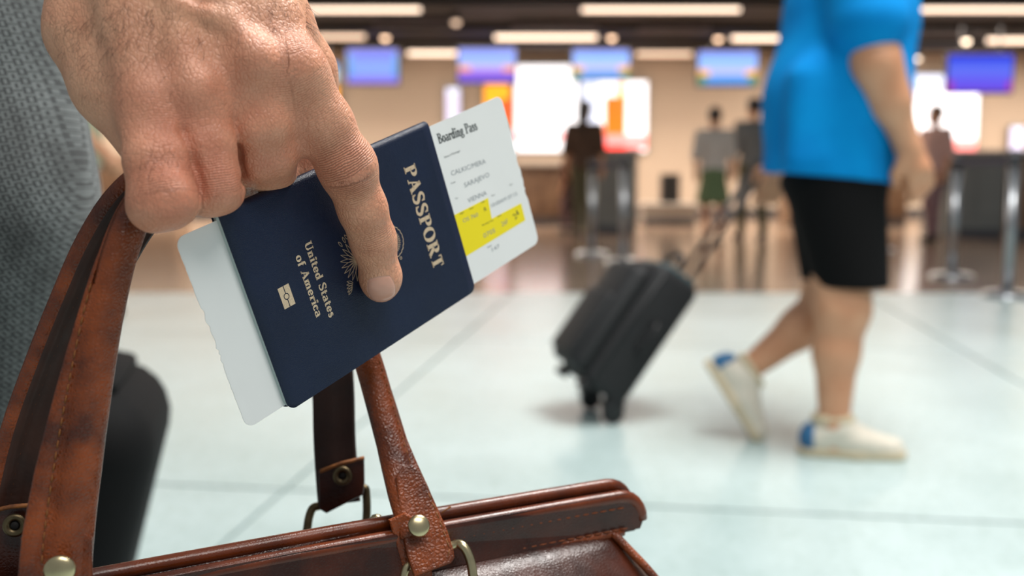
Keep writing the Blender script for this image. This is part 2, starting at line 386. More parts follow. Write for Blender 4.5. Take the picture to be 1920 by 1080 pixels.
for px, py, m, lab in ((722, 70, 'tubedim', 'dim round spotlight above the leftmost full blue screen'), (855, 40, 'tubedim', 'dim round spotlight high above the boarding pass'),
                    (1147, 70, 'tubedim', 'round spotlight at the right end of the second row tube'), (1347, 72, 'tubedim', 'round spotlight left of the tube behind blue shirt'),
                    (1812, 76, 'spot', 'bright round spotlight above the purple screen'), (1720, 108, 'spot', 'bright round spotlight beside the blue sleeve')):
    p = onZ(px, py, 2.90); rt = root('spotlight', p, lab, 'light', 'round ceiling spotlights')
    MB().add(*lathe([(0.01, -0.055), (0.04, -0.045), (0.055, -0.02), (0.055, 0.0)], p, (0, 0, 1), 14)).build('bulb', m, rt, True)
    MB().add(*lathe([(0.06, 0.0), (0.06, 0.09), (0.02, 0.12)], p, (0, 0, 1), 14)).build('can', 'frame', rt, True)

# ------------------------------------------------------------------ screens
def screen_mat(name, stops, strength):
    m = bpy.data.materials.new(name); m.use_nodes = True; nt = m.node_tree; b = nt.nodes['Principled BSDF']; b.inputs['Base Color'].default_value = (0.01, 0.01, 0.01, 1); b.inputs['Roughness'].default_value = 0.3
    tc = nt.nodes.new('ShaderNodeTexCoord'); sp = nt.nodes.new('ShaderNodeSeparateXYZ'); r = nt.nodes.new('ShaderNodeValToRGB')
    nt.links.new(tc.outputs['Generated'], sp.inputs[0]); nt.links.new(sp.outputs[2], r.inputs['Fac'])
    while len(r.color_ramp.elements) < len(stops): r.color_ramp.elements.new(0.5)
    for e, (p, c) in zip(r.color_ramp.elements, stops): e.position = p; e.color = (*lin(c), 1)
    nt.links.new(r.outputs['Color'], b.inputs['Emission Color']); b.inputs['Emission Strength'].default_value = strength
    return m
def add_side(m, c, w, z0, z1):
    """side strips on a screen picture: mix a colour in where |x-0.5| > w between heights z0 and z1"""
    nt = m.node_tree; b = nt.nodes['Principled BSDF']; src = b.inputs['Emission Color'].links[0].from_socket
    sp = [n for n in nt.nodes if n.type == 'SEPXYZ'][0]
    def mth(op, a, bb):
        n = nt.nodes.new('ShaderNodeMath'); n.operation = op
        for i, v in enumerate((a, bb)):
            if isinstance(v, float): n.inputs[i].default_value = v
            else: nt.links.new(v, n.inputs[i])
        return n.outputs[0]
    d = mth('ABSOLUTE', mth('SUBTRACT', sp.outputs[0], 0.5), 0.0)
    k = mth('MULTIPLY', mth('MULTIPLY', mth('GREATER_THAN', d, w), mth('GREATER_THAN', sp.outputs[2], z0)), mth('LESS_THAN', sp.outputs[2], z1))
    mx = nt.nodes.new('ShaderNodeMix'); mx.data_type = 'RGBA'; nt.links.new(k, mx.inputs[0]); nt.links.new(src, mx.inputs[6]); mx.inputs[7].default_value = (*lin(c), 1)
    nt.links.new(mx.outputs[2], b.inputs['Emission Color'])
blue = (40, 90, 235); lt = (140, 190, 255)
M['scrA'] = screen_mat('screen_blue', [(0.0, (120, 90, 225)), (0.18, (120, 120, 245)), (0.3, (105, 150, 250)), (0.6, (85, 135, 250)), (0.82, (25, 80, 238)), (1.0, (10, 60, 220))], 1.1); add_side(M['scrA'], (30, 140, 215), 0.40, 0.2, 0.85)
M['scrB'] = screen_mat('screen_purple_band', [(0.0, (80, 60, 220)), (0.12, (90, 40, 200)), (0.3, (130, 60, 220)), (0.42, (185, 160, 245)), (0.6, (120, 165, 250)), (0.8, (85, 140, 250)), (1.0, (50, 90, 235))], 1.15); add_side(M['scrB'], (245, 150, 40), 0.28, 0.33, 0.5)
M['scrC'] = screen_mat('screen_teal_band', [(0.0, (0, 110, 200)), (0.16, (0, 140, 225)), (0.26, (90, 150, 230)), (0.36, (180, 180, 240)), (0.52, (140, 170, 250)), (0.72, (90, 170, 252)), (1.0, (30, 80, 230))], 1.2); add_side(M['scrC'], (245, 170, 30), 0.30, 0.26, 0.46); add_side(M['scrC'], (0, 130, 80), 0.37, 0.02, 0.25)
M['scrD'] = screen_mat('screen_violet', [(0.0, (110, 70, 225)), (0.3, (100, 90, 240)), (0.6, (95, 115, 245)), (0.85, (60, 80, 235)), (1.0, (30, 50, 220))], 1.05); add_side(M['scrD'], (170, 60, 190), 0.42, 0.0, 0.3)
M['scrE'] = screen_mat('screen_pale_blue', [(0.0, (220, 240, 255)), (0.4, (190, 230, 255)), (0.8, (70, 170, 245)), (1.0, (20, 120, 220))], 1.1)
def screen(x0, y0, x1, y1, m, lab, Y=16.8):
    a = onY(x0, y1, Y); b = onY(x1, y0, Y); c = (a + b) / 2; w, h = b[0] - a[0], b[2] - a[2]
    rt = root('flight_screen', c, lab, 'screen', 'hanging blue screens')
    MB().box(c + [0, 0.04, 0], (w + 0.06, 0.07, h + 0.06), None, 0.012).build('casing', 'black', rt)
    MB().box(c + [0, -0.004, 0], (w, 0.012, h)).build('display', m, rt)
    for s in (-1, 1): MB().tube([c + [s * w * 0.3, 0.04, h / 2], [c[0] + s * w * 0.3, c[1] + 0.04, ZC]], 0.015, 8).build('hanger_rod', 'frame', rt)
screen(652, 93, 746, 156, 'scrA', 'plain blue hanging screen above the passport corner')
screen(860, 92, 966, 154, 'scrB', 'blue hanging screen with purple bottom band above boarding pass')
screen(1074, 94, 1180, 148, 'scrC', 'blue hanging screen with teal band, between the two billboards')
screen(1309, 97, 1420, 159, 'scrC', 'blue hanging screen with teal band, just left of blue shirt')
screen(1776, 103, 1900, 172, 'scrD', 'violet blue hanging screen at the right, beyond blue shirt', 14.6)
screen(540, 118, 634, 152, 'scrE', 'pale blue hanging screen half hidden behind index knuckle')

# ------------------------------------------------------------------ lit billboards on the back wall
for nme, c, e in (('lit_white', (250, 250, 255), 1.5), ('lit_orange', (255, 112, 20), 1.0), ('lit_pink', (255, 150, 150), 1.1), ('lit_red', (240, 70, 40), 0.9), ('lit_lav', (214, 210, 240), 0.95), ('lit_amber', (255, 172, 40), 1.0), ('lit_cool', (215, 225, 250), 1.15)):
    M[nme] = mat(nme, c, 0.3, emit=e)
def billboard(x0, y0, x1, y1, base, pieces, lab, Y=YW - 0.02, name='billboard'):
    a = onY(x0, y1, Y - 0.1); b = onY(x1, y0, Y - 0.1); c = (a + b) / 2; w, h = b[0] - a[0], b[2] - a[2]
    rt = root(name, [c[0], Y - 0.05, a[2]], lab, 'billboard', 'lit advertising panels')
    MB().box([c[0], Y - 0.045, c[2]], (w + 0.04, 0.09, h + 0.04), None, 0.01).build('light_box', 'frame', rt)
    MB().box([c[0], Y - 0.093, c[2]], (w, 0.01, h)).build('lit_face', base, rt)
    for (u0, v0, u1, v1, m) in pieces:
        MB().box([c[0] - w / 2 + w * (u0 + u1) / 2, Y - 0.100, c[2] + h / 2 - h * (v0 + v1) / 2], (w * (u1 - u0), 0.008, h * (v1 - v0)), None, 0.003).build('printed_panel', m, rt)
    return rt
billboard(966, 122, 1083, 284, 'lit_white', [(0.02, 0.78, 0.98, 0.86, 'lit_pink'), (0.70, 0.36, 0.9, 0.42, 'lit_cool'), (0.5, 0.44, 0.85, 0.48, 'lit_cool')], 'large white lit billboard with red stripe, right of boarding pass')
billboard(1089, 152, 1214, 284, 'lit_white', [(0.0, 0.0, 0.26, 0.72, 'lit_cool'), (0.36, 0.22, 0.68, 0.76, 'lit_orange'), (0.55, 0.02, 0.66, 0.25, 'lit_amber'), (0.0, 0.66, 0.3, 0.88, 'lit_red'), (0.3, 0.76, 1.0, 0.96, 'lit_pink'), (0.3, 0.9, 0.7, 1.0, 'lit_red')], 'orange and white lit billboard under the teal-banded screen')
billboard(1700, 140, 1838, 292, 'lit_white', [(0.0, 0.0, 0.5, 0.2, 'lit_cool'), (0.5, 0.0, 1.0, 0.22, 'lit_cool'), (0.6, 0.8, 1.0, 1.0, 'lit_pink')], 'white lit billboard at the right behind the walker hand')
billboard(837, 165, 862, 330, 'lit_lav', [(0.1, 0.0, 0.9, 0.06, 'lit_cool')], 'narrow pale lavender lit panel behind the boarding pass')
billboard(908, 158, 956, 300, 'lit_amber', [(0.6, 0.2, 0.95, 0.6, 'lit_red'), (0.0, 0.6, 1, 1, 'lit_lav')], 'amber lit panel just above the boarding pass corner')
billboard(560, 160, 634, 230, 'lit_amber', [(0.0, 0.7, 1, 1, 'lit_lav')], 'amber lit panel peeking out beside the index knuckle')
billboard(1893, 238, 1922, 292, 'lit_lav', [(0.1, 0.0, 0.9, 0.1, 'lit_cool')], 'small pale lavender lit panel at the right edge')

# ------------------------------------------------------------------ counters, posts
def counter(x0, x1, Y, h, front, lab, d=0.7, monitor=False):
    a = onY(x0, 400, Y)[0]; b = onY(x1, 400, Y)[0]; w = b - a; c = (a + b) / 2
    rt = root('check_in_counter', (c, Y, 0), lab, 'counter', 'check-in counters along the back')
    MB().box((c, Y + d / 2, h / 2), (w, d, h - 0.04), None, 0.01).build('body', front, rt)
    MB().box((c, Y + d / 2 - 0.03, h), (w + 0.05, d + 0.08, 0.05), None, 0.012).build('worktop', 'counter_top', rt)
    MB().box((c, Y - 0.012, 0.06), (w - 0.04, 0.02, 0.12)).build('kick_plate', 'frame', rt)
    for s in (-1, 1): MB().box((c + s * w * 0.25, Y - 0.008, h * 0.55), (w * 0.46, 0.02, h * 0.62), None, 0.006).build('front_panel', front, rt)
    return rt
counter(150, 330, 15.8, 1.05, 'counter_brown', 'brown counter at the left, behind the fist')
counter(560, 900, 15.8, 1.05, 'counter_brown', 'long brown counter behind the passport')
counter(950, 1078, 15.6, 0.95, 'counter_brown', 'brown counter under the white billboard')
counter(1098, 1194, 13.4, 1.12, 'counter_grey', 'grey green counter under the orange billboard')
counter(1206, 1306, 15.6, 0.32, 'counter_top', 'low pale belt counter carrying the black cabinet')
counter(1480, 1700, 15.4, 1.0, 'counter_brown', 'brown counter behind the walker legs')
counter(1770, 1882, 12.6, 1.08, 'counter_grey', 'grey counter at the right behind the belt post')
counter(1900, 2050, 12.6, 1.08, 'counter_brown', 'brown counter cut off by the right edge')
a = onY(1239, 384, 15.9); b = onY(1274, 326, 15.9); cx_ = (a[0] + b[0]) / 2; w = b[0] - a[0]; z0, z1 = 0.346, b[2]
rt = root('cabinet', (cx_, 15.95, z0), 'black upright cabinet standing on the low pale belt counter', 'cabinet')
MB().box((cx_, 15.95, (z0 + z1) / 2), (w, 0.24, z1 - z0), None, 0.01).build('body', 'black', rt)
MB().box((cx_, 15.825, (z0 + z1) / 2), (w - 0.04, 0.014, z1 - z0 - 0.05), None, 0.004).build('door', 'hole', rt)
MB().tube([(cx_ + w * .35, 15.812, z0 + .2), (cx_ + w * .35, 15.812, z0 + .3)], .006, 8).build('handle', 'frame', rt)
M['belt'] = mat('belt_navy', (40, 40, 66), 0.7)
def post(px, py, lab, top=0.95, belt=None):
    p = onZ(px, py, 0)
    rt = root('stanchion', p, lab, 'stanchion', 'belt barrier posts')
    MB().add(*lathe([(0.17, 0), (0.17, 0.012), (0.15, 0.03), (0.04, 0.045)], p, (0, 0, 1), 24)).build('base', 'steel', rt, True)
    MB().add(*lathe([(0.034, 0.03), (0.034, top - 0.1)], p, (0, 0, 1), 16)).build('pole', 'steel', rt, True)
    MB().add(*lathe([(0.042, top - 0.1), (0.042, top - 0.01), (0.03, top)], p, (0, 0, 1), 16)).build('head', 'frame', rt, True)
    if belt is not None:
        q = onZ(*belt, 0); d = unit(q - p); L = np.linalg.norm(q - p)
        MB().box((p + q) / 2 + [0, 0, top - 0.055], (L, 0.004, 0.05), [[d[0], -d[1], 0], [d[1], d[0], 0], [0, 0, 1]]).build('belt', 'belt', rt)
post(1168, 492, 'steel barrier post in front of the grey green counter', 0.98)
post(1110, 478, 'steel barrier post left of the grey green counter', 0.95, belt=(1166, 492))
post(1888, 556, 'steel barrier post near the right edge', 0.98)
post(1784, 520, 'steel barrier post between the walker hand and right edge', 0.96, belt=(1888, 556))
post(1646, 470, 'steel barrier post behind the walker shorts', 0.95)
#==OBJECTS==
# ------------------------------------------------------------------ passport frame (fitted pose, millimetres on the cover)
RP = np.array([[0.5928782559134598, -0.25014744886313883, 0.7654551766708992], [-0.40025549821216133, -0.9163427614484368, 0.010558394384918873], [0.6987781549361343, -0.31263748554566617, -0.6434025899976897]])
TP = np.array([-0.1142528436510035, -0.02941988552147546, 0.3860070282697438])
def pl2w(q):                                   # local mm (x long side, y up, z out of the cover) -> world
    q = np.asarray(q, float) / 1000.0; return c2w(q @ RP.T + TP)
def px2pl(px, py, zmm=0.0):                    # pixel -> local mm on the plane z = zmm
    n = RP[:, 2]; o = TP + n * zmm / 1000; d = pc(px, py, 1.0); t = np.dot(o, n) / np.dot(d, n); q = (d * t - TP) @ RP
    return q * 1000
pbase = pl2w([62, -44, -2])
pas = root('passport', pbase, 'dark blue passport with gold lettering held under the index finger', 'passport')
W_, H_ = 125.0, 88.0
def cover_profile():
    pr = [(-88 + 85.0 * k / 14, 0.0 - 0.35 * math.sin(math.pi * k / 14) * 0) for k in range(15)]
    for k in range(1, 11):
        a = math.pi * k / 11; pr.append((-2.9 + 2.9 * math.sin(a), -2.8 + 2.8 * math.cos(a)))
    pr += [(-3.0 - 85.0 * k / 14, -5.6) for k in range(15)]
    return np.array(pr)
def cover():
    pr = cover_profile(); T = np.gradient(pr, axis=0); N = np.stack([T[:, 1], -T[:, 0]], 1); N /= np.linalg.norm(N, axis=1)[:, None]
    # subdivide the ends for the rounded corners
    y_ex = [-88 + 4 * (1 - math.cos(math.pi / 2 * k / 7)) for k in range(8)]
    rows = [(y, 0.0, 0.0, -1.0) for y in y_ex] + [(p[0], p[1], n[0], n[1]) for p, n in zip(pr[1:-1], N[1:-1]) if p[0] > -83.5] + [(y, -5.6, 0.0, 1.0) for y in y_ex[::-1]]
    V = []; F = []; nx = 24
    for side in (0, 1):
        for (y, z, ny, nz) in rows:
            r = 4.0; dy = max(0.0, (-88 + r) - y); ins = r - math.sqrt(max(r * r - dy * dy, 0)) if dy > 0 else 0.0
            for k in range(nx + 1):
                x = ins + (W_ - 2 * ins) * k / nx
                V.append((x, y + ny * 0.55 * side, z + nz * 0.55 * side))
    m = len(rows); w = nx + 1; off = m * w
    for i in range(m - 1):
        for k in range(nx):
            a = i * w + k; F.append((a, a + 1, a + w + 1, a + w)); F.append((off + a, off + a + w, off + a + w + 1, off + a + 1))
        for k in (0, nx):
            a = i * w + k; q = (a, a + w, off + a + w, off + a); F.append(q if k == 0 else q[::-1])
    for i in (0, m - 1):
        for k in range(nx):
            a = i * w + k; q = (a, off + a, off + a + 1, a + 1); F.append(q if i == 0 else q[::-1])
    return V, F
V, F = cover(); obj('cover', pl2w(V), F, 'navy', pas, True)
def slab(name, x0, x1, y0, y1, z0, z1, m, parent, r=(0, 0, 0, 0)):
    pts = rrect(x0, y0, x1, y1, list(r)); n = len(pts)
    V = [(x, y, z0) for x, y in pts] + [(x, y, z1) for x, y in pts]
    F = [tuple(range(n - 1, -1, -1)), tuple(range(n, 2 * n))] + [(k, (k + 1) % n, n + (k + 1) % n, n + k) for k in range(n)]
    return obj(name, pl2w(V), F, m, parent, False)
for k in range(13):
    z = -0.60 - k * 0.15; slab('page', 0.05 + 0.08 * (k % 3), W_ - 0.6, -87.4, -2.0, z - 0.11, z, 'page', pas, (4, 0, 0, 4))
for k in range(12):
    z = -2.95 - k * 0.15; slab('page', 0.15 + 0.1 * (k % 4), W_ - 0.6, -87.2, -2.0, z - 0.11, z, 'page', pas, (4, 0, 0, 4))
# --- lettering: broad-nib serif glyphs
def arc(cx, cy, rx, ry, a0, a1, n=16): return [(cx + rx * math.cos(math.radians(a0 + (a1 - a0) * k / n)), cy + ry * math.sin(math.radians(a0 + (a1 - a0) * k / n))) for k in range(n + 1)]
def glyphs(T, t):
    s = lambda *p: ('p', list(p)); x = 0.64
    def serif(cx, y, w=0.30): return ('r', (cx - w / 2, y - (t if y > 0.3 else 0), cx + w / 2, y + (0 if y > 0.3 else t)))
    def stem(cx, y0, y1): return ('r', (cx - T / 2, y0, cx + T / 2, y1))
    G = {}
    G['P'] = (0.72, [stem(.2, 0, 1), serif(.2, 0, .40), serif(.16, 1, .30), ('p', [(.2, 1 - t / 2), (.36, 1 - t / 2)] + arc(.36, .74, .25, .26 - t / 2, 90, -90) + [(.2, .48 + t / 2)])])
    G['R'] = (0.84, G['P'][1] + [('w', [(.40, .5), (.72, 0.02)], T * .95), serif(.74, 0, .26)])
    G['A'] = (0.84, [('w', [(.14, 0), (.42, 1)], t * 1.25), ('w', [(.40, 1), (.70, 0)], T), ('w', [(.22, .32), (.60, .32)], t), serif(.12, 0, .26), serif(.70, 0, .36)])
    S = catmull([(.56, .76), (.48, .93), (.32, .975), (.16, .90), (.12, .75), (.22, .61), (.38, .50), (.53, .38), (.56, .22), (.46, .07), (.30, .03), (.15, .08), (.08, .26)], 5)
    G['S'] = (0.66, [('v', S, [t + (T - t) * max(0, 1 - abs(k / (len(S) - 1) - .5) * 2.1) ** .7 for k in range(len(S))]), ('r', (.53, .70, .53 + t, .98)), ('r', (.08 - t / 2, .02, .08 + t / 2, .30))])
    O = arc(.42, .5, .36 - t / 3, .5 - t / 2, 0, 360, 36); G['O'] = (0.86, [('p', O)])
    G['T'] = (0.74, [stem(.37, 0, 1), serif(.37, 0, .40), ('r', (.04, 1 - t * 1.1, .70, 1)), ('r', (.04, .74, .04 + t, 1)), ('r', (.70 - t, .74, .70, 1))])
    G['U'] = (0.84, [stem(.2, .3, 1), serif(.2, 1, .36), ('w', [(.66, 1), (.66, .3)], t * 1.3), serif(.66, 1, .26), ('p', [(.2, .32)] + arc(.43, .30, .23, .27, 180, 360))])
    G['n'] = (0.66, [stem(.16, 0, x), serif(.17, 0, .28), ('r', (.02, x - t, .2, x)), ('p', [(.2, .46)] + arc(.34, .44, .14, .17, 150, 0) + [(.48, .3)]), stem(.48, 0, .46), serif(.48, 0, .28)])
    G['m'] = (0.98, [stem(.16, 0, x), serif(.17, 0, .28), ('r', (.02, x - t, .2, x)), ('p', [(.2, .46)] + arc(.33, .44, .13, .17, 150, 0)), stem(.46, 0, .46), serif(.46, 0, .26), ('p', [(.5, .46)] + arc(.64, .44, .14, .17, 150, 0)), stem(.78, 0, .46), serif(.79, 0, .28)])
    G['i'] = (0.34, [stem(.17, 0, x), serif(.17, 0, .30), ('r', (.02, x - t, .2, x)), ('p', arc(.17, .86, .055, .055, 0, 360, 12)), ('r', (.11, .80, .23, .92))])
    G['t'] = (0.44, [stem(.18, .12, .86), ('r', (.02, x - t, .40, x)), ('p', [(.18, .16)] + arc(.28, .14, .10, .10, 180, 330))])
    G['e'] = (0.58, [('p', [(.10, .34), (.46, .34)] + arc(.28, .34, .19, .29, 5, 330, 28))])
    G['c'] = (0.54, [('p', arc(.28, .32, .19, .29, 40, 325, 26)), ('p', arc(.40, .50, .04, .04, 0, 360, 10))])
    G['o'] = (0.62, [('p', arc(.30, .32, .20, .29, 0, 360, 30))])
    G['d'] = (0.66, [('p', arc(.27, .32, .17, .29, 20, 340, 26)), stem(.48, 0, 1.02), ('r', (.34, 1.02 - t, .5, 1.02)), serif(.52, 0, .2)])
    G['a'] = (0.60, [('p', arc(.28, .47, .16, .15, 165, 20)), stem(.44, .05, .5), ('p', arc(.26, .18, .17, .16, 60, 330, 20) + [(.44, .14)]), serif(.50, 0, .18)])
    s2 = catmull([(.38, .48), (.32, .59), (.22, .615), (.13, .57), (.11, .47), (.20, .38), (.30, .32), (.38, .23), (.36, .10), (.25, .03), (.14, .05), (.08, .17)], 4)
    G['s'] = (0.48, [('v', s2, [t + (T - t) * max(0, 1 - abs(k / (len(s2) - 1) - .5) * 2.1) ** .7 for k in range(len(s2))])])
    G['f'] = (0.42, [stem(.18, -.05, .82), ('r', (.02, x - t, .38, x)), ('p', [(.18, .8)] + arc(.30, .84, .12, .13, 180, 30)), serif(.18, 0, .0)])
    G['r'] = (0.50, [stem(.16, 0, x), serif(.18, 0, .32), ('r', (.02, x - t, .2, x)), ('p', [(.2, .44)] + arc(.33, .46, .12, .13, 150, 40)), ('p', arc(.40, .53, .04, .04, 0, 360, 10))])
    G['B'] = (0.76, [stem(.2, 0, 1), ('r', (.04, 1 - t, .36, 1)), ('r', (.04, 0, .36, t)), ('p', [(.2, 1 - t / 2), (.36, 1 - t / 2)] + arc(.36, .76, .22, .24 - t / 2, 90, -90) + [(.2, .52)]), ('p', [(.2, .52), (.38, .52)] + arc(.38, .26, .26, .26 - t / 2, 90, -90) + [(.2, t / 2)])])
    G['g'] = (0.62, [('p', arc(.28, .42, .16, .19, 0, 360, 26)), ('p', [(.38, .56), (.54, .62)]), ('p', arc(.28, -.06, .22, .16, 0, 360, 26)), ('p', [(.18, .26), (.14, .14), (.30, .10)])])
    G[' '] = (0.34, [])
    return G
def stroke(pts, wf):
    p = np.array(pts, float); n = len(p); V = []; F = []
    closed = np.linalg.norm(p[0] - p[-1]) < 1e-6
    T = np.gradient(p, axis=0)
    if closed: T[0] = T[-1] = p[1] - p[-2]
    for i in range(n):
        t = T[i] / (np.linalg.norm(T[i]) + 1e-9); nn = np.array([-t[1], t[0]]); w = wf(i, t) / 2; V += [p[i] + nn * w, p[i] - nn * w]
    for i in range(n - 1): F.append((2 * i, 2 * i + 1, 2 * i + 3, 2 * i + 2))
    return V, F
def text2d(txt, T, t, tracking=0.0):
    G = glyphs(T, t); x = 0.0; V = []; F = []
    for ch in txt:
        adv, els = G[ch]
        for e in els:
            if e[0] == 'r':
                a, b, c, d = e[1]; v = [(a, b), (c, b), (c, d), (a, d)]; f = [(0, 1, 2, 3)]
            elif e[0] == 'p': v, f = stroke(e[1], lambda i, tt: t + (T - t) * abs(tt[1]) ** 1.3)
            elif e[0] == 'w': v, f = stroke(e[1], lambda i, tt, w=e[2]: w)
            else: v, f = stroke(e[1], lambda i, tt, ws=e[2]: ws[i])
            o = len(V); V += [(q[0] + x, q[1]) for q in v]; F += [tuple(i + o for i in ff) for ff in f]
        x += adv + tracking
    return np.array(V), F, x - tracking
def lift(V2, F, h):
    """flat 2D faces -> thin raised foil of thickness h (local x,y kept, z = 0..h)"""
    n = len(V2); V = np.vstack([np.c_[V2, np.zeros(n)], np.c_[V2, np.full(n, h)]]); G = []
    for f in F:
        a = sum(V2[f[i]][0] * V2[f[(i + 1) % len(f)]][1] - V2[f[(i + 1) % len(f)]][0] * V2[f[i]][1] for i in range(len(f)))
        f = f if a > 0 else f[::-1]
        G.append(tuple(i + n for i in f))
        for i in range(len(f)): j = (i + 1) % len(f); G.append((f[i], f[j], f[j] + n, f[i] + n))
    return V, G
def letter(name, txt, base_x, y0, y1, cap, T, t, m, parent, z=0.0, horiz=False, x1=None, tracking=0.0):
    V2, F, L = text2d(txt, T, t, tracking)
    if not horiz: sc = (y0 - y1) / L; q = np.stack([base_x + V2[:, 1] * cap, y0 - V2[:, 0] * sc], 1)
    else: sc = (x1 - base_x) / L; q = np.stack([base_x + V2[:, 0] * sc, y0 + V2[:, 1] * cap + V2[:, 0] * sc * y1], 1)
    V, G = lift(q, F, 0.05); V[:, 2] += z
    return obj(name, pl2w(V), G, m, parent, False)
letter('title_lettering', 'PASSPORT', 101.3, -15.6, -67.2, 7.6, .24, .075, 'gold', pas, tracking=.07)
letter('country_lettering', 'United States', 34.2, -26.6, -61.3, 3.9, .2, .085, 'gold', pas, tracking=.03)
letter('country_lettering', 'of America', 27.8, -30.0, -58.2, 3.9, .2, .085, 'gold', pas, tracking=.03)
def flat(name, polys, m, parent, z=0.0, h=0.05):
    V = []; F = []
    for p in polys: o = len(V); V += [tuple(q) for q in p]; F.append(tuple(range(o, o + len(p))))
    V, G = lift(np.array(V, float), F, h); V[:, 2] += z; return obj(name, pl2w(V), G, m, parent, False)
def band(pts, w):
    v, f = stroke(pts, lambda i, t: w); return [[v[a] for a in ff] for ff in f]
cx, cy = 17.2, -43.4; ps = []
for s in (-1, 1):
    top = [(cx + s * 3.0, cy + 4.6), (cx + s * 3.0, cy - 4.6), (cx + s * .22, cy - 4.6), (cx + s * .22, cy - 1.45)] + [(cx + s * 1.45 * math.sin(a), cy - 1.45 * math.cos(a)) for a in np.linspace(.15, math.pi - .15, 12)] + [(cx + s * .22, cy + 1.45), (cx + s * .22, cy + 4.6)]
    ps.append(top)
ps.append([(cx + 1.05 * math.cos(a), cy + 1.05 * math.sin(a)) for a in np.linspace(0, 2 * math.pi, 20)[:-1]])
flat('chip_symbol', ps, 'gold', pas)
# the seal: glory ring, eagle wings, shield, tail fan, branch and arrows in fine gold line
sl = []; gx, gy = 80.6, -44.6; lw = .28
sl += band([(gx + (7.4 + .35 * abs(math.sin(11 * a))) * math.cos(a), gy + (7.4 + .35 * abs(math.sin(11 * a))) * math.sin(a)) for a in np.linspace(0, 2 * math.pi, 133)], lw)
sl += band([(gx + 3.0 * math.cos(a), gy + 3.0 * math.sin(a)) for a in np.linspace(0, 2 * math.pi, 40)], lw)
for k in range(34):
    a = 2 * math.pi * k / 34; u = np.array([math.cos(a), math.sin(a)]); w = np.array([-u[1], u[0]]); c0 = np.array([gx, gy])
    sl += band([c0 + u * 3.2, c0 + u * 5.4 + w * .22, c0 + u * 5.8, c0 + u * 5.4 - w * .22, c0 + u * 3.2], .16)
def loop(c, d, L, w): d = unit(d); n = np.array([-d[1], d[0]]); c = np.asarray(c, float); return band([c + d * L * t + n * s * w * math.sin(math.pi * t) for s, t in [(1, k / 8) for k in range(9)] + [(-1, 1 - k / 8) for k in range(9)]], .19)
for k in range(9): a = math.radians(180 + (k - 4) * 17); sl += loop((58.5, -44), (math.cos(a), math.sin(a)), 9.5, .75)
for s in (-1, 1):
    for k in range(9): a = math.radians(200 - k * 15) if s > 0 else math.radians(160 + k * 15); sl += loop((66 + k * .9, -44 + s * (5 + k * .55)), (math.cos(a) * .8, s * abs(math.sin(a)) + s * .4), 6.2, .7)
for k in range(5): sl += loop((53 + k * 2.2, -35.5 + k * .8), (-.5 + .3 * (k % 2), .9), 3.0, .55); sl += loop((51 + k * .35, -54.5 + k * .5), (-.8, -.5 + k * .25), 3.6, .45)
sl += band([(62, -40), (62.2, -48), (69, -49), (69, -39), (62, -40)], lw)
for k in range(5): sl += band([(62.2, -41 - k * 1.6), (67, -41 - k * 1.6)], .2)
for p in ((83.4, -53.4), (82.0, -35.6)): sl += band([(p[0] + .6 * math.cos(a), p[1] + .6 * math.sin(a)) for a in np.linspace(0, 2 * math.pi, 14)], .22)
flat('seal', sl, 'gold', pas)

# ------------------------------------------------------------------ boarding pass (tucked between the pages)
ZB = -2.62
bp = root('boarding_pass', pl2w([160, -44, ZB]), 'white boarding pass with yellow highlighter stripe sticking out of the passport', 'boarding pass')
Lx, Rx, Ty, By = px2pl(366, 550, ZB)[0], px2pl(985, 360, ZB)[0] + 0.6, -3.4, -85.6
out = rrect(Lx, By, Rx, Ty, 4.2)
right = []; left = []; pts = []
for k, p in enumerate(out): pts.append(p)
def torn(x, y0, y1, s):
    r_ = random.Random(5 if s > 0 else 9); o = []; y = y0
    while (y1 - y0) * (y1 - y) > 0:
        y += (1 if y1 > y0 else -1) * r_.uniform(1.0, 2.6)
        mid = abs(y + 44) < 14; o.append((x + s * (r_.uniform(-.9, .15) if mid else r_.uniform(-.12, .12)), y))
    return o[:-1]
# after rrect order: bottom right, top right, top left, bottom left
n4 = 7; poly = out[:n4] + torn(Rx, By + 5, Ty - 5, 1) + out[n4:2 * n4] + out[2 * n4:3 * n4] + torn(Lx, Ty - 5, By + 5, -1) + out[3 * n4:]
n = len(poly); c0 = ((Lx + Rx) / 2, (Ty + By) / 2)
V = [(x, y, ZB) for x, y in poly] + [(x, y, ZB - .25) for x, y in poly]
obj('card', pl2w(V), [tuple(range(n)), tuple(range(2 * n - 1, n - 1, -1))] + [((k + 1) % n, k, n + k, n + (k + 1) % n) for k in range(n)], 'card', bp, False)
q = lambda *p: px2pl(*p, ZB)[:2]
a = q(823, 270); b = q(896, 243); letter('heading_print', 'Boarding Pass', a[0], a[1], (b[1] - a[1]) / (b[0] - a[0]), 5.0, .2, .08, 'ink', bp, ZB, True, b[0])
yl = [q(840, 409), q(915, 371), q(922, 410), q(977, 381), q(985, 413), q(860, 489)]
flat('highlighter_stripe', [yl], 'yellow', bp, ZB, .03)
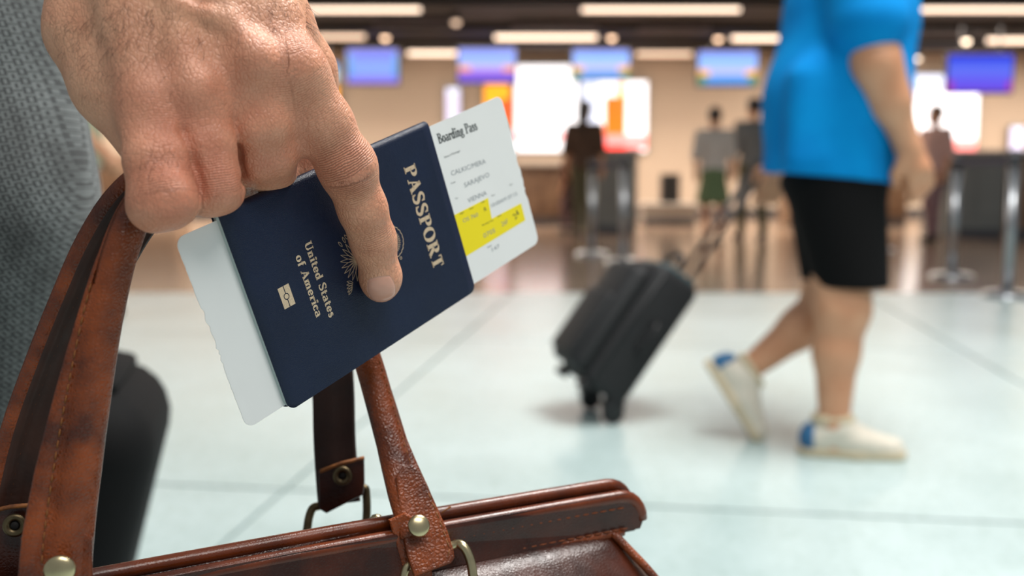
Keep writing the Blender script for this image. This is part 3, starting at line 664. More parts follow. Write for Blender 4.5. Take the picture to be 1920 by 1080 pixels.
def bprint(txt, p0, p1, size, m='inkgrey'):
    cu = bpy.data.curves.new('t', 'FONT'); cu.body = txt; cu.resolution_u = 2; cu.extrude = 0.0; to = bpy.data.objects.new('t', cu); COL.objects.link(to)
    me = bpy.data.meshes.new_from_object(to.evaluated_get(bpy.context.evaluated_depsgraph_get())); bpy.data.objects.remove(to)
    v = np.array([x.co[:2] for x in me.vertices]); f = [tuple(p.vertices) for p in me.polygons]
    a, b = q(*p0), q(*p1); w = v[:, 0].max(); d = (b - a) / np.linalg.norm(b - a); s = np.linalg.norm(b - a) / w; nn = np.array([-d[1], d[0]])
    V2 = a + v[:, :1] * s * d + v[:, 1:2] * size / .7 * nn
    V3 = np.c_[V2, np.full(len(V2), ZB + .06)]; obj('printed_text', pl2w(V3), f, m, bp, False)
bpy.context.view_layer.update()
bprint('CALKIC/MERA', (846, 330), (911, 306), 2.4); bprint('SARAJEVO', (871, 352), (918, 331), 2.4); bprint('VIENNA', (878, 381), (913, 365), 2.4)
bprint('Name of Passenger', (833, 297), (863, 284), 1.0, 'ink'); bprint('From', (846, 346), (854, 342), .9, 'ink'); bprint('To', (854, 375), (859, 372), .9, 'ink')
bprint('10:00AM 07:15', (920, 390), (970, 366), 2.0); bprint('Gate', (955, 349), (961, 346), .8, 'ink'); bprint('Time', (921, 369), (928, 366), .8, 'ink')
bprint('OS 760', (868, 418), (897, 405), 2.0, 'inkgrey'); bprint('R', (908, 397), (913, 394), 2.0, 'ink'); bprint('Flight', (862, 403), (870, 399), .9, 'ink'); bprint('Date', (880, 394), (888, 390), .9, 'ink'); bprint('Class', (902, 382), (909, 378), .9, 'ink')
bprint('Boarding Time', (904, 424), (925, 414), .9, 'ink'); bprint('0705', (907, 447), (929, 435), 2.4); bprint('26F', (941, 425), (953, 418), 2.4); bprint('Seat', (932, 408), (940, 404), .9, 'ink')
bprint('24', (966, 413), (974, 401), 3.4, 'ink'); bprint('147', (921, 473), (937, 464), 2.0); bprint('No', (914, 466), (922, 461), .9, 'ink')
#==HAND==
# ------------------------------------------------------------------ the hand holding passport and bag
def skin_material():
    m = bpy.data.materials.new('skin_hand'); m.use_nodes = True; nt = m.node_tree; b = nt.nodes['Principled BSDF']; L = nt.links.new
    def nd(t, **k):
        n = nt.nodes.new(t)
        for a, v in k.items(): setattr(n, a, v)
        return n
    geo = nd('ShaderNodeNewGeometry'); at = nd('ShaderNodeAttribute', attribute_name='skin'); aw = nd('ShaderNodeAttribute', attribute_name='wrinkle')
    sx = nd('ShaderNodeSeparateXYZ'); L(at.outputs['Vector'], sx.inputs[0]); sw = nd('ShaderNodeSeparateXYZ'); L(aw.outputs['Vector'], sw.inputs[0])
    def mth(op, a, bb=None, clamp=False):
        n = nd('ShaderNodeMath', operation=op); n.use_clamp = clamp
        for i, v in enumerate((a, bb)):
            if v is None: continue
            if isinstance(v, (int, float)): n.inputs[i].default_value = v
            else: L(v, n.inputs[i])
        return n.outputs[0]
    def noise(sc, det=3, w=None):
        n = nd('ShaderNodeTexNoise'); n.inputs['Scale'].default_value = sc; n.inputs['Detail'].default_value = det; L(geo.outputs['Position'] if w is None else w, n.inputs['Vector']); return n
    # colour
    def mix(f, a, bb):
        n = nd('ShaderNodeMix', data_type='RGBA'); L(f, n.inputs[0])
        for i, v in ((6, a), (7, bb)):
            if isinstance(v, tuple): n.inputs[i].default_value = (*lin(v), 1)
            else: L(v, n.inputs[i])
        return n.outputs[2]
    blot = noise(75, 4); bl = nd('ShaderNodeMapRange'); bl.inputs[1].default_value = .35; bl.inputs[2].default_value = .7; L(blot.outputs['Fac'], bl.inputs[0])
    base = mix(bl.outputs[0], (230, 170, 136), (210, 144, 112))
    base = mix(sx.outputs[0], base, (196, 106, 84))
    base = mix(sx.outputs[1], base, (222, 172, 140))
    fine = noise(1400, 2); fm = nd('ShaderNodeMapRange'); fm.inputs[1].default_value = .55; fm.inputs[2].default_value = .8; fm.inputs[4].default_value = .35; L(fine.outputs['Fac'], fm.inputs[0])
    base = mix(fm.outputs[0], base, (166, 96, 70))
    # relief: crossing creases, flexure wrinkles over the joints
    mp = nd('ShaderNodeMapping'); mp.inputs['Scale'].default_value = (1.0, 1.0, 0.62); L(geo.outputs['Position'], mp.inputs['Vector'])
    vo = nd('ShaderNodeTexVoronoi', feature='DISTANCE_TO_EDGE'); vo.inputs['Scale'].default_value = 640; L(mp.outputs[0], vo.inputs['Vector'])
    vo2 = nd('ShaderNodeTexVoronoi', feature='DISTANCE_TO_EDGE'); vo2.inputs['Scale'].default_value = 260; L(mp.outputs[0], vo2.inputs['Vector'])
    dn = noise(160, 3); dsp = mth('MULTIPLY', mth('SUBTRACT', dn.outputs['Fac'], .5), 7.0)
    wv = mth('SINE', mth('ADD', mth('MULTIPLY', sw.outputs[0], 3400.0), dsp)); wv = mth('POWER', mth('ABSOLUTE', wv), .45)
    wr = mth('MULTIPLY', mth('SUBTRACT', wv, 1.0), sw.outputs[1])
    sn = noise(300, 4)
    h = mth('ADD', mth('MULTIPLY', mth('MINIMUM', vo.outputs['Distance'], .22), .8), mth('MULTIPLY', mth('MINIMUM', vo2.outputs['Distance'], .16), .9))
    h = mth('ADD', mth('ADD', h, mth('MULTIPLY', wr, .85)), mth('MULTIPLY', sn.outputs['Fac'], .5))
    bp_ = nd('ShaderNodeBump'); bp_.inputs['Strength'].default_value = .9; bp_.inputs['Distance'].default_value = .0009; L(h, bp_.inputs['Height']); L(bp_.outputs['Normal'], b.inputs['Normal'])
    net_shade = mth('MULTIPLY', mth('SUBTRACT', 1.0, mth('MULTIPLY', mth('MINIMUM', vo.outputs['Distance'], .10), 10.0)), .16); base = mix(net_shade, base, (150, 84, 62))  # shade of the fine creases painted into the skin colour
    crease_shade = mth('MULTIPLY', mth('MULTIPLY', wr, -1.0), .6, True); base = mix(crease_shade, base, (150, 84, 64))  # wrinkle shade over the joints painted into the colour too
    L(base, b.inputs['Base Color'])
    b.inputs['Roughness'].default_value = .44; b.inputs['Specular IOR Level'].default_value = .45
    b.inputs['Subsurface Weight'].default_value = .12; b.inputs['Subsurface Radius'].default_value = (1, .35, .2); b.inputs['Subsurface Scale'].default_value = .004
    return m
M['skin'] = skin_material()
G = SDF((-0.215, -0.30, 0.325), (-0.035, 0.012, 0.515), 0.001)
def j(px, py, z, r): return (pc(px, py, z), r / 1000.0)
def chain(V, js, k):
    for (a, ra), (b, rb) in zip(js[:-1], js[1:]): G.cone(V, a, b, ra, rb, k)
palm = G.empty()
IDX = [j(395, -110, .398, 14), j(470, 10, .396, 13), j(553, 138, .393, 11.6)]
MID = [j(345, -120, .386, 13.5), j(470, 122, .383, 12.0)]
RNG = [j(285, -125, .380, 13.5), j(364, 165, .374, 11.5)]
LIT = [j(215, -110, .378, 14), j(279, 205, .368, 10.8)]
for c_ in (IDX, MID, RNG, LIT): chain(palm, c_, .010)
chain(palm, [j(165, -120, .390, 15), j(172, 60, .388, 15.5), j(216, 160, .384, 14.5), j(283, 290, .376, 9.5)], .010)
chain(palm, [j(300, -90, .405, 19), j(420, 90, .410, 17)], .012); chain(palm, [j(220, -40, .400, 18), j(290, 140, .396, 15)], .012)
chain(palm, [j(430, -60, .412, 17), j(520, 60, .424, 14)], .012)
chain(palm, [j(325, -50, .384, 12), j(324, 175, .3765, 9.8)], .010); chain(palm, [j(415, -50, .389, 12), j(416, 195, .3835, 10.0)], .010); chain(palm, [j(510, 40, .395, 11), j(514, 205, .396, 9.0)], .010)
# wrist and forearm
for dx, dz in ((-.013, .004), (.013, -.002)):
    o_ = np.array([dx, 0, dz]); w0 = pc(285, -150, .394) + o_; w1 = pc(275, -330, .400) + o_ * 1.0; w2 = pc(240, -900, .420) + o_ * 1.5
    G.cone(palm, w0, w1, .019, .0195, .016); G.cone(palm, w1, w2, .0195, .030, .016)
# knuckles, tendons and veins on the back of the hand
for (px, py, z, r) in ((480, 112, .3745, 7.0), (548, 122, .3850, 6.5), (362, 168, .3665, 5.5), (268, 180, .3615, 5)): G.ell(palm, pc(px, py, z), np.array([r, r * 1.15, r]) / 1000, .008)
for js in ([j(370, -60, .3735, 1.8), j(430, 40, .3735, 1.8), j(472, 100, .3715, 1.6)], [j(440, -40, .3845, 1.8), j(540, 105, .383, 1.6)], [j(300, -60, .368, 1.6), j(350, 130, .3650, 1.4)]): chain(palm, js, .006)
for js in ([j(250, -70, .3665, 1.2), j(330, 10, .3655, 1.3), j(395, 30, .3695, 1.3), j(440, 60, .3735, 1.1)], [j(330, 10, .3655, 1.2), j(320, 90, .3645, 1.1)]): chain(palm, js, .005)
fing = []
tipz = .4395
index = [j(553, 138, .393, 11.6), j(606, 232, .4035, 11.3), j(651, 315, .4125, 11.1), j(680, 392, .421, 9.4), j(699, 448, .4305, 9.0), j(713, 513, tipz, 8.7)]
middle = [j(470, 122, .383, 12.0), j(488, 235, .386, 10.9), j(497, 292, .3965, 11.6), j(506, 352, .4275, 11.6), j(508, 360, .446, 10.4), j(512, 310, .458, 9.0), j(520, 270, .452, 8.2)]
ring = [j(364, 165, .374, 11.5), j(387, 275, .373, 10.0), j(403, 360, .3775, 10.4), j(408, 366, .402, 9.8), j(416, 325, .416, 9.0), j(424, 290, .410, 8.0)]
little = [j(279, 205, .368, 10.8), j(294, 295, .361, 10.9), j(307, 380, .3605, 12.0), j(312, 386, .383, 10.6), j(318, 345, .398, 9), j(326, 305, .394, 8)]
LAT = unit(pc(553, 138, .393) - pc(279, 205, .368))
for js, w_ in ((little, .0030), (ring, .0026), (middle, .0030), (index, 0)):
    V_ = G.empty()
    if w_ == 0: chain(V_, js, .006)
    else:                                                           # pressed together: flatter across than round
        for sg in (-1, 1): chain(V_, [(p_ + LAT * sg * w_, r_ - w_ * .80) for p_, r_ in js], .003)
    fing.append(V_)
# joints a little knobbly, fingertip pad and bed
G.ell(fing[3], pc(658, 312, .4075), np.array([.0088, .0105, .0088]), .006)
G.ell(fing[3], pc(714, 526, tipz + .001), np.array([.0084, .0096, .0082]), .005)
G.ell(fing[0], pc(307, 368, .3540), np.array([.0085, .009, .006]), .006); G.ell(fing[1], pc(402, 345, .3712), np.array([.0080, .009, .006]), .006)
thumb = G.empty(); chain(thumb, [j(500, 0, .424, 15), j(570, 130, .448, 13), j(606, 260, .470, 11.5), j(640, 385, .4775, 10), j(652, 425, .479, 9)], .008); chain(thumb, [j(540, 200, .424, 12), j(550, 312, .438, 12)], .010)
fg = fing[0]
for V_ in fing[1:3]: fg = smin(fg, V_, .0022)
hand = smin(palm, fg, .0050); hand = smin(hand, fing[3], .009); hand = smin(hand, thumb, .010)
def first(px, py):
    zs = np.arange(.33, .5, .0004); p = np.stack([(px - 960) / FPX * zs, (py - 540) / FPX * zs, zs], 1); v = G.sample(hand, p); return p[np.argmax(v < 0)]
groove = G.empty()                                                  # deep creases where the fingers press together
for line, r0, r1 in (([(330, 248), (342, 275), (354, 310), (362, 345), (365, 385), (364, 415)], .0010, .0017), ([(438, 276), (444, 300), (448, 325), (450, 345), (452, 365)], .0010, .0017)):
    gp_ = []
    for (qx, qy) in line:                                           # follow the valley floor
        c_ = [first(qx + dx, qy) for dx in range(-12, 13, 2)]; zz = np.array([c[2] if c[2] < .40 else 0 for c in c_]) - np.abs(np.arange(-12, 13, 2)) * 5e-5; gp_.append(c_[int(np.argmax(zz))])
    for k in range(len(gp_) - 1): G.cone(groove, gp_[k], gp_[k + 1], r0 + (r1 - r0) * k / len(gp_), r0 + (r1 - r0) * (k + 1) / len(gp_), .0005)
hand = -smin(-hand, groove, .0030)
HV, HF = G.mesh(hand, 1)
base = np.array([-0.42, 0.60, 0.0])
holder = root('person', base, 'person in grey patterned trousers holding a passport and brown leather bag handles', 'person')
hand_o = mesh_np('body', c2w(HV), HF, 'skin', holder, label='bare hand and wrist with dark hairs on the back')
def gauss(c, s): d = HV - pc(*c); return np.exp(-(d * d).sum(1) / (2 * s * s))
red = sum(w * gauss(c, s) for c, s, w in (((480, 112, .372), .013, .38), ((548, 122, .383), .012, .30), ((362, 175, .365), .014, .30), ((268, 185, .360), .014, .32), ((658, 315, .402), .009, .55), ((307, 372, .351), .011, .55), ((405, 350, .369), .011, .50), ((700, 440, .425), .010, .25), ((560, 260, .40), .012, .45), ((718, 545, .437), .010, .35), ((320, 260, .362), .013, .30), ((440, 290, .383), .012, .30), ((500, 300, .40), .014, .3)))
pale = sum(w * gauss(c, s) for c, s, w in (((190, 130, .372), .020, .35), ((480, 30, .385), .016, .3), ((716, 532, .431), .006, .3), ((620, 235, .393), .008, .2)))
# axial coordinate and joint mask
def axial(js):
    best = np.full(len(HV), 9.0); tt = np.zeros(len(HV)); L0 = 0.0
    for (a, ra), (b, rb) in zip(js[:-1], js[1:]):
        d = b - a; L_ = np.linalg.norm(d); t = np.clip(((HV - a) @ d) / L_ ** 2, 0, 1); q = np.linalg.norm(HV - a - t[:, None] * d, axis=1) - (ra + (rb - ra) * t)
        m = q < best; best[m] = q[m]; tt[m] = L0 + t[m] * L_; L0 += L_
    return best, tt
bst = np.full(len(HV), 9.0); ax_ = np.zeros(len(HV))
for js in (LIT + little[1:], RNG + ring[1:], MID + middle[1:], IDX + index[1:]):
    q_, t_ = axial(js); m_ = q_ < bst; bst[m_] = q_[m_]; ax_[m_] = t_[m_]
wrk = sum(w * gauss(c, s) for c, s, w in (((656, 310, .402), .0075, 1.0), ((640, 280, .399), .006, .5), ((666, 345, .408), .005, .7), ((702, 444, .422), .0055, .6), ((307, 362, .350), .007, .65), ((405, 345, .368), .007, .55), ((548, 125, .382), .010, .30), ((600, 180, .388), .010, .25), ((262, 200, .358), .012, .10), ((310, 250, .359), .008, .12), ((360, 180, .364), .010, .08)))
at = hand_o.data.attributes.new('skin', 'FLOAT_VECTOR', 'POINT'); at.data.foreach_set('vector', np.stack([np.clip(red * .75, 0, .8), np.clip(pale, 0, .8), 0 * red], 1).astype(np.float32).ravel())
at = hand_o.data.attributes.new('wrinkle', 'FLOAT_VECTOR', 'POINT'); at.data.foreach_set('vector', np.stack([ax_, np.clip(wrk, 0, 1), 0 * red], 1).astype(np.float32).ravel())
def hit(px, py, z0=.33, z1=.5):
    """first point of the hand along a line of sight, and its normal"""
    zs = np.arange(z0, z1, .0004); p = np.stack([(px - 960) / FPX * zs, (py - 540) / FPX * zs, zs], 1); v = G.sample(hand, p); k = np.argmax(v < 0)
    if v[k] >= 0: return None
    p = p[k]; e = .0012; n = np.array([G.sample(hand, p + e * np.eye(3)[i]) - G.sample(hand, p - e * np.eye(3)[i]) for i in range(3)]); return p, unit(n)
# finger nail: a thin plate that follows the fingertip
tip_c = pc(713, 513, tipz); fdir = unit(pc(713, 513, tipz) - pc(699, 448, .4305)); view = unit(-tip_c)
upn = unit(view - fdir * np.dot(view, fdir)); upn = unit(upn + .10 * np.cross(fdir, upn)); sid = np.cross(fdir, upn)
NV = []; NU, NW = 15, 17
for iu in range(NU):
    for iw in range(NW):
        a_ = -1 + 2 * iu / (NU - 1); b_ = -1 + 2 * iw / (NW - 1)
        # square -> rounded outline, narrower at the cuticle
        sx_ = a_ * math.sqrt(1 - .32 * b_ * b_); sy_ = b_ * math.sqrt(1 - .36 * a_ * a_)
        wid = .0062 * (1.0 + .06 * sy_); ln = .0070
        o_ = tip_c + fdir * (.0030 + ln * sy_); th_ = sx_ * wid / .0088
        d_ = unit(upn * math.cos(th_) + sid * math.sin(th_)); rs = np.arange(.0, .016, .0002); p_ = o_ + rs[:, None] * d_; v_ = G.sample(hand, p_); k_ = np.argmax(v_ > 0)
        r_ = rs[k_] if v_[k_] > 0 else .009
        edge = 1 - max(abs(a_), abs(b_)) ** 6
        NV.append(o_ + d_ * (r_ - .0002 + .0007 * edge))
NF = [(i * NW + k, (i + 1) * NW + k, (i + 1) * NW + k + 1, i * NW + k + 1) for i in range(NU - 1) for k in range(NW - 1)]
NV = np.array(NV); NB = NV - upn * .0006; n_ = len(NV); ring_ = [k for k in range(NW)] + [i * NW + NW - 1 for i in range(1, NU)] + [(NU - 1) * NW + k for k in range(NW - 2, -1, -1)] + [i * NW for i in range(NU - 2, 0, -1)]
NF2 = NF + [tuple(n_ + i for i in f[::-1]) for f in NF] + [(ring_[k], n_ + ring_[k], n_ + ring_[(k + 1) % len(ring_)], ring_[(k + 1) % len(ring_)]) for k in range(len(ring_))]
no = obj('fingernail', c2w(np.vstack([NV, NB])), NF2, 'nail', hand_o, True, label='short trimmed nail of the index finger')
# hairs on the back of the hand
hb = MB(); hr = random.Random(3)
for k in range(420):
    t = hr.random()
    if t < .62: px, py = hr.gauss(230, 75), hr.gauss(60, 45)
    elif t < .80: px, py = hr.gauss(470, 60), hr.gauss(30, 40)
    elif t < .88: px, py = hr.gauss(295, 22), hr.gauss(305, 14)
    else: px, py = 500 + hr.random() * 60, hr.random() * 60
    g = hit(px, py)
    if g is None: continue
    p, n = g; d = np.array([-.35 + hr.gauss(0, .25), 1.0, 0.0]) if t < .62 or t >= .80 else np.array([.5 + hr.gauss(0, .25), 1.0, 0]); d = unit(d - n * np.dot(d, n)); L_ = hr.uniform(.0025, .0060) * (1.0 if t < .8 else .6)
    cur = np.cross(n, d) * hr.gauss(0, .25)
    pts = [p + d * L_ * s + n * (.0010 * math.sin(math.pi * min(s, .8)) + .00015) + cur * L_ * s * s for s in (0, .35, .7, 1)]
    hb.tube(c2w(np.array(pts)), [.000042, .00004, .00003, .00001], 4)
for k in range(26):
    g = None; py = hr.uniform(2, 62); px = 575
    while g is None and px > 480: px -= 1.5; g = hit(px, py)
    if g is None: continue
    p, n = g; d = unit(np.array([.8, .45 + hr.gauss(0, .3), hr.gauss(0, .3)])); L_ = hr.uniform(.003, .008)
    hb.tube(c2w(np.array([p + d * L_ * s + np.array([0, .002, 0]) * s * s for s in (0, .4, .8, 1)])), [.00005, .00004, .00003, .00001], 4)
hb.build('hand_hair', 'armhair', hand_o, True, kind='stuff')
#==BAG==
# ------------------------------------------------------------------ leather bag
BPHI = math.radians(29.2); BU = np.array([math.cos(BPHI), math.sin(BPHI), 0]); BN = np.array([math.sin(BPHI), -math.cos(BPHI), 0]); BW = np.array([0, 0, 1.0])
BO = np.array([-0.106, 0.4085, 0.670])
bag = root('leather_bag', BO - BW * .27, 'brown leather travel bag with riveted handles hanging from the fist', 'bag')
UE = .192; FH = .021
def bl(u, v, w): u, v, w = np.broadcast_arrays(np.asarray(u, float), v, w); bow = -.0045 * (1 - (u / UE) ** 2) + .002; return BO + u[..., None] * BU + (v + bow)[..., None] * BN + w[..., None] * BW
def flap_outline(top, bot, n=40, r=.013):
    pts = []
    for k in range(n + 1): pts.append((-UE + r + 2 * (UE - r) * k / n, top))
    for k in range(1, 9): a = math.pi / 2 * (1 - k / 8 * 1.35); pts.append((UE - r + r * math.cos(a), top - r + r * math.sin(a)))
    pts.append((UE - .011, bot))
    for k in range(n + 1): pts.append((UE - .016 - 2 * (UE - .016) * k / n, bot))
    pts.append((-UE + .011, bot))
    for k in range(8, 0, -1): a = math.pi / 2 * (1 + k / 8 * 1.35); pts.append((-UE + r + r * math.cos(a), top - r + r * math.sin(a)))
    return pts
def plate(name, pts, v0, v1, m, parent):
    p = np.array(pts); n = len(p); V = np.vstack([bl(p[:, 0], v1, p[:, 1]), bl(p[:, 0], v0, p[:, 1])])
    # triangulated as strips between top and bottom rows so that the bow stays smooth
    bm = bmesh.new(); vs = [bm.verts.new(v) for v in V]; f = bm.faces.new(vs[:n]); f2 = bm.faces.new(vs[n:][::-1])
    for k in range(n): bm.faces.new((vs[(k + 1) % n], vs[k], vs[n + k], vs[n + (k + 1) % n]))
    bmesh.ops.triangulate(bm, faces=[f, f2]); bmesh.ops.recalc_face_normals(bm, faces=bm.faces); bm.verts.index_update()
    VV = [v.co[:] for v in bm.verts]; FF = [tuple(v.index for v in q.verts) for q in bm.faces]; bm.free(); return obj(name, VV, FF, m, parent, False)
def bead(name, off, top, r, m, parent, tail=.9):
    pts = [(x, y) for x, y in flap_outline(top, -FH)][:40 + 1 + 6]; pts = flap_outline(top, -FH)[-7:] + pts; p = np.array(pts)
    return MB().tube(bl(p[:, 0], off, p[:, 1] - .001), r, 12).build(name, m, parent, True)
f1 = plate('front_flap', flap_outline(-.001, -FH), .0055, .0095, 'leather_dark', bag)
bead('rolled_edge', .0068, -.0025, .0036, 'leather_rim', f1)
f2 = plate('rear_flap', flap_outline(.002, -FH), -.0070, -.0040, 'leather_dark', bag)
bead('rolled_edge', -.0045, .0006, .0034, 'leather_rim', f2)
plate('frame_core', flap_outline(-.0035, -FH), -.0035, .0050, 'leather_in', bag)
bead('lower_seam_welt', .0085, -FH + .0008 + 0, .0001, 'leather', bag) if False else None
us = np.linspace(-UE + .012, UE - .012, 60); MB().tube(bl(us, .0088, np.full(60, -FH)), .0024, 10).build('seam_welt', 'leather', bag, True)
MB().tube(bl(us, -.0068, np.full(60, -FH)), .0024, 10).build('seam_welt', 'leather', bag, True)
def stitches(name, pts, L_, gap, r, m, parent, up=None):
    p = np.asarray(pts); d = np.r_[0, np.cumsum(np.linalg.norm(np.diff(p, axis=0), axis=1))]; mb = MB(); s = 0
    at_ = lambda x: np.array([np.interp(x, d, p[:, i]) for i in range(3)])
    while s + L_ < d[-1]: a, b = at_(s), at_(s + L_); c = (a + b) / 2; e = (up if up is not None else np.zeros(3)) * r * .6; mb.tube([a, c + e, b], [r * .6, r, r * .6], 6); s += L_ + gap
    return mb.build(name, m, parent, True, kind='stuff')
us2 = np.linspace(-UE + .016, UE - .010, 80); stitches('stitching', bl(us2, .0097, np.full(80, -.0082)), .0040, .0011, .00055, 'thread', f1, BN)
stitches('stitching', bl(us2, .0108, np.full(80, -FH + .0022)), .0040, .0012, .00050, 'thread', bag, BN)
# body below the frame: rounded rings that swell downwards
rings = [(-.0205, .176, .013), (-.026, .180, .021), (-.045, .192, .042), (-.08, .206, .062), (-.13, .214, .075), (-.20, .216, .080), (-.255, .212, .078), (-.268, .204, .071), (-.270, .10, .03)]
V = []; F = []; NR = 64
for w_, hu, hv in rings:
    for k in range(NR):
        a = 2 * math.pi * k / NR; c_, s_ = math.cos(a), math.sin(a); e_ = .45
        V.append(bl(hu * math.copysign(abs(c_) ** e_, c_), hv * math.copysign(abs(s_) ** e_, s_), w_))
for i in range(len(rings) - 1):
    for k in range(NR): F.append((i * NR + k, (i + 1) * NR + k, (i + 1) * NR + (k + 1) % NR, i * NR + (k + 1) % NR))
F.append(tuple(range(NR))); F.append(tuple((len(rings) - 1) * NR + k for k in range(NR - 1, -1, -1)))
V = np.array(V); obj('body', V, F, 'leather_dark', bag, True)
for s_ in (-1, 1):                                                  # end gusset piping
    pts = [bl(s_ * hu * .985, hv * .72, w_) for w_, hu, hv in rings[:8]]; MB().tube(catmull(np.array([np.ravel(p) for p in pts]), 5), .0022, 8).build('gusset_piping', 'leather', bag, True)
# --- front handle: rolled tube with a stitched flange on its outer side
def path(l): return catmull(np.array([P(*p) for p in l]), 10)
hf = path([(106, 1085, .3680), (113, 1000, .3690), (131, 880, .3705), (157, 740, .3720), (187, 600, .3735), (220, 480, .3755), (256, 395, .3790), (312, 338, .3860), (408, 322, .4010), (500, 335, .4480), (590, 430, .4800), (650, 560, .4850), (690, 675, .4800), (716, 760, .4740), (742, 850, .4660), (768, 930, .4570), (792, 1000, .4500)])
def tube_prof(rt, fl_, th):
    pr = []
    for k in range(15): a = math.radians(35 + 290 * k / 14); pr.append((rt * math.cos(a) , rt * math.sin(a) * .86))
    e = rt * math.cos(math.radians(35)); pr += [(e + .0012, -th * .9), (e + fl_ * .5, -th), (e + fl_, -th * .8), (e + fl_ + .0006, 0), (e + fl_, th * .8), (e + fl_ * .5, th), (e + .0012, th * .9)]
    return pr
HT = [0, .0625, .125, .1875, .25, .3125, .375, .45, .75, .86, .93, 1]
def h_r(t): return float(np.interp(t, HT, [.0078, .0078, .0077, .0074, .0070, .0067, .0066, .0068, .0068, .0070, .0074, .0074]))
def h_f(t): return float(np.interp(t, HT, [.0105, .0100, .0085, .0058, .0030, .0012, .0006, .0006, .0006, .0020, .0060, .0080]))
def handle_front(t):
    r, f = h_r(t), h_f(t); sq = np.interp(t, [0, .07, .14, .85, .93, 1], [.55, .7, 1, 1, .75, .5])
    return [(a - f * .42, b * sq) for a, b in tube_prof(r, f, .0016)][::-1]
V, F = sweep(hf, handle_front, -BN); h1 = obj('handle', V, F, 'leather', bag, True, label='front rolled leather handle')
# side of the flange for stitches and pale cut edge on the left leg
def off_path(pts, fn, b, i0, i1):
    p = np.asarray(pts); T = np.gradient(p, axis=0); out = []; m = len(p)
    for i in range(i0, i1):
        t = unit(T[i]); side = unit(np.cross(t, -BN)); nor = np.cross(side, t); out.append(p[i] + side * fn(i / (m - 1)) + nor * b)
    return np.array(out)
def fl_mid(t): return h_r(t) * .82 - h_f(t) * .42 + .0012 + h_f(t) * .22
sgn = -1 if np.dot(np.cross(unit(np.cross(unit(hf[20] - hf[10]), -BN)), unit(hf[20] - hf[10])), BN) < 0 else 1
stitches('stitching', off_path(hf, fl_mid, sgn * .0018, 4, 46), .0030, .0012, .00040, 'threadlt', h1, BN * .3)
nh = len(hf); stitches('stitching', off_path(hf, lambda t: .0036, sgn * .0049, nh - 40, nh - 16), .0016, .0022, .00030, 'threadlt', h1, BN * .3)
# --- rear handle: flatter band with a rolled outer edge, reverse of the leather towards us
hr_ = path([(20, 1075, .412), (34, 960, .412), (66, 820, .411), (112, 690, .409), (160, 570, .407), (205, 470, .405), (256, 392, .404), (318, 345, .408), (400, 318, .420), (500, 340, .468), (580, 460, .512), (612, 600, .524), (624, 720, .528), (627, 820, .528), (632, 900, .526), (636, 945, .524)])
def handle_rear(t):
    r = .0040 if t < .55 else .0018; w = .0115 if t > .5 else .0115
    pr = [(w - r + r * math.cos(math.radians(a)), r * math.sin(math.radians(a)) - .0006) for a in range(-120, 121, 20)]
    return (pr + [(w - 2 * r, .0012), (0, .0012), (-w + .001, .0012), (-w, 0), (-w + .001, -.0012), (0, -.0012), (w - 2 * r, -.0012)])[::-1]
V, F = sweep(hr_, handle_rear, -BN); h2 = obj('handle', V, F, 'leather_in', bag, True, label='rear handle showing its darker reverse side')
rp = off_path(hr_, lambda t: .0092, 0, 0, 78); MB().tube(rp, .0044, 12).build('rolled_edge', 'leather', h2, True)
stitches('stitching', off_path(hr_, lambda t: .0042, sgn * .0017, 6, 72), .0030, .0013, .00032, 'thread', h2, BN * .3)
# --- tabs, rivets, eyelets, rings
def tabplate(name, pix, z, th, m, parent, zs=None, label=None):
    """leather tab: outline given in the picture, laid in the plane through three depths"""
    pts = np.array([P(px, py, zz) for (px, py), zz in zip(pix, zs)]); c = pts.mean(0); U_, S_, Vt = np.linalg.svd(pts - c); nrm = Vt[2]
    if np.dot(nrm, -(c - np.array([0, 0, CAMH]))) < 0: nrm = -nrm
    pts = pts - ((pts - c) @ nrm)[:, None] * nrm; n = len(pts)
    V = np.vstack([pts, pts - nrm * th]); bm = bmesh.new(); vs = [bm.verts.new(v) for v in V]; bm.faces.new(vs[:n]); bm.faces.new(vs[n:][::-1])
    for k in range(n): bm.faces.new((vs[(k + 1) % n], vs[k], vs[n + k], vs[n + (k + 1) % n]))
    bmesh.ops.recalc_face_normals(bm, faces=bm.faces); bmesh.ops.bevel(bm, geom=[e for e in bm.edges if abs(np.dot(unit(np.array(e.verts[0].co - e.verts[1].co)), nrm)) < .5], offset=th * .28, segments=2, profile=.5, affect='EDGES')
    bm.verts.index_update(); VV = [v.co[:] for v in bm.verts]; FF = [tuple(v.index for v in q.verts) for q in bm.faces]; bm.free()
    return obj(name, VV, FF, m, parent, False, label=label), nrm, c
def rivet(px, py, z, r, nrm, parent, m='brass'):
    c = P(px, py, z); pr = [(r, 0)] + [(r * math.cos(a), r * .42 * math.sin(a) + .0004) for a in np.linspace(0, 1.45, 9)]
    return MB().add(*lathe(pr, c, nrm, 28)).build('rivet', m, parent, True)
def eyelet(px, py, z, r, nrm, parent):
    c = P(px, py, z); e = MB().add(*lathe([(r, 0), (r * .95, .0008), (r * .75, .0013), (r * .5, .0009), (r * .38, .0002), (r * .3, -.001)], c, nrm, 28)).build('eyelet', 'brass_old', parent, True)
    MB().add(*lathe([(r * .36, .0), (r * .30, .0006)], c, nrm, 16)).build('eyelet_hole', 'hole', e, True)
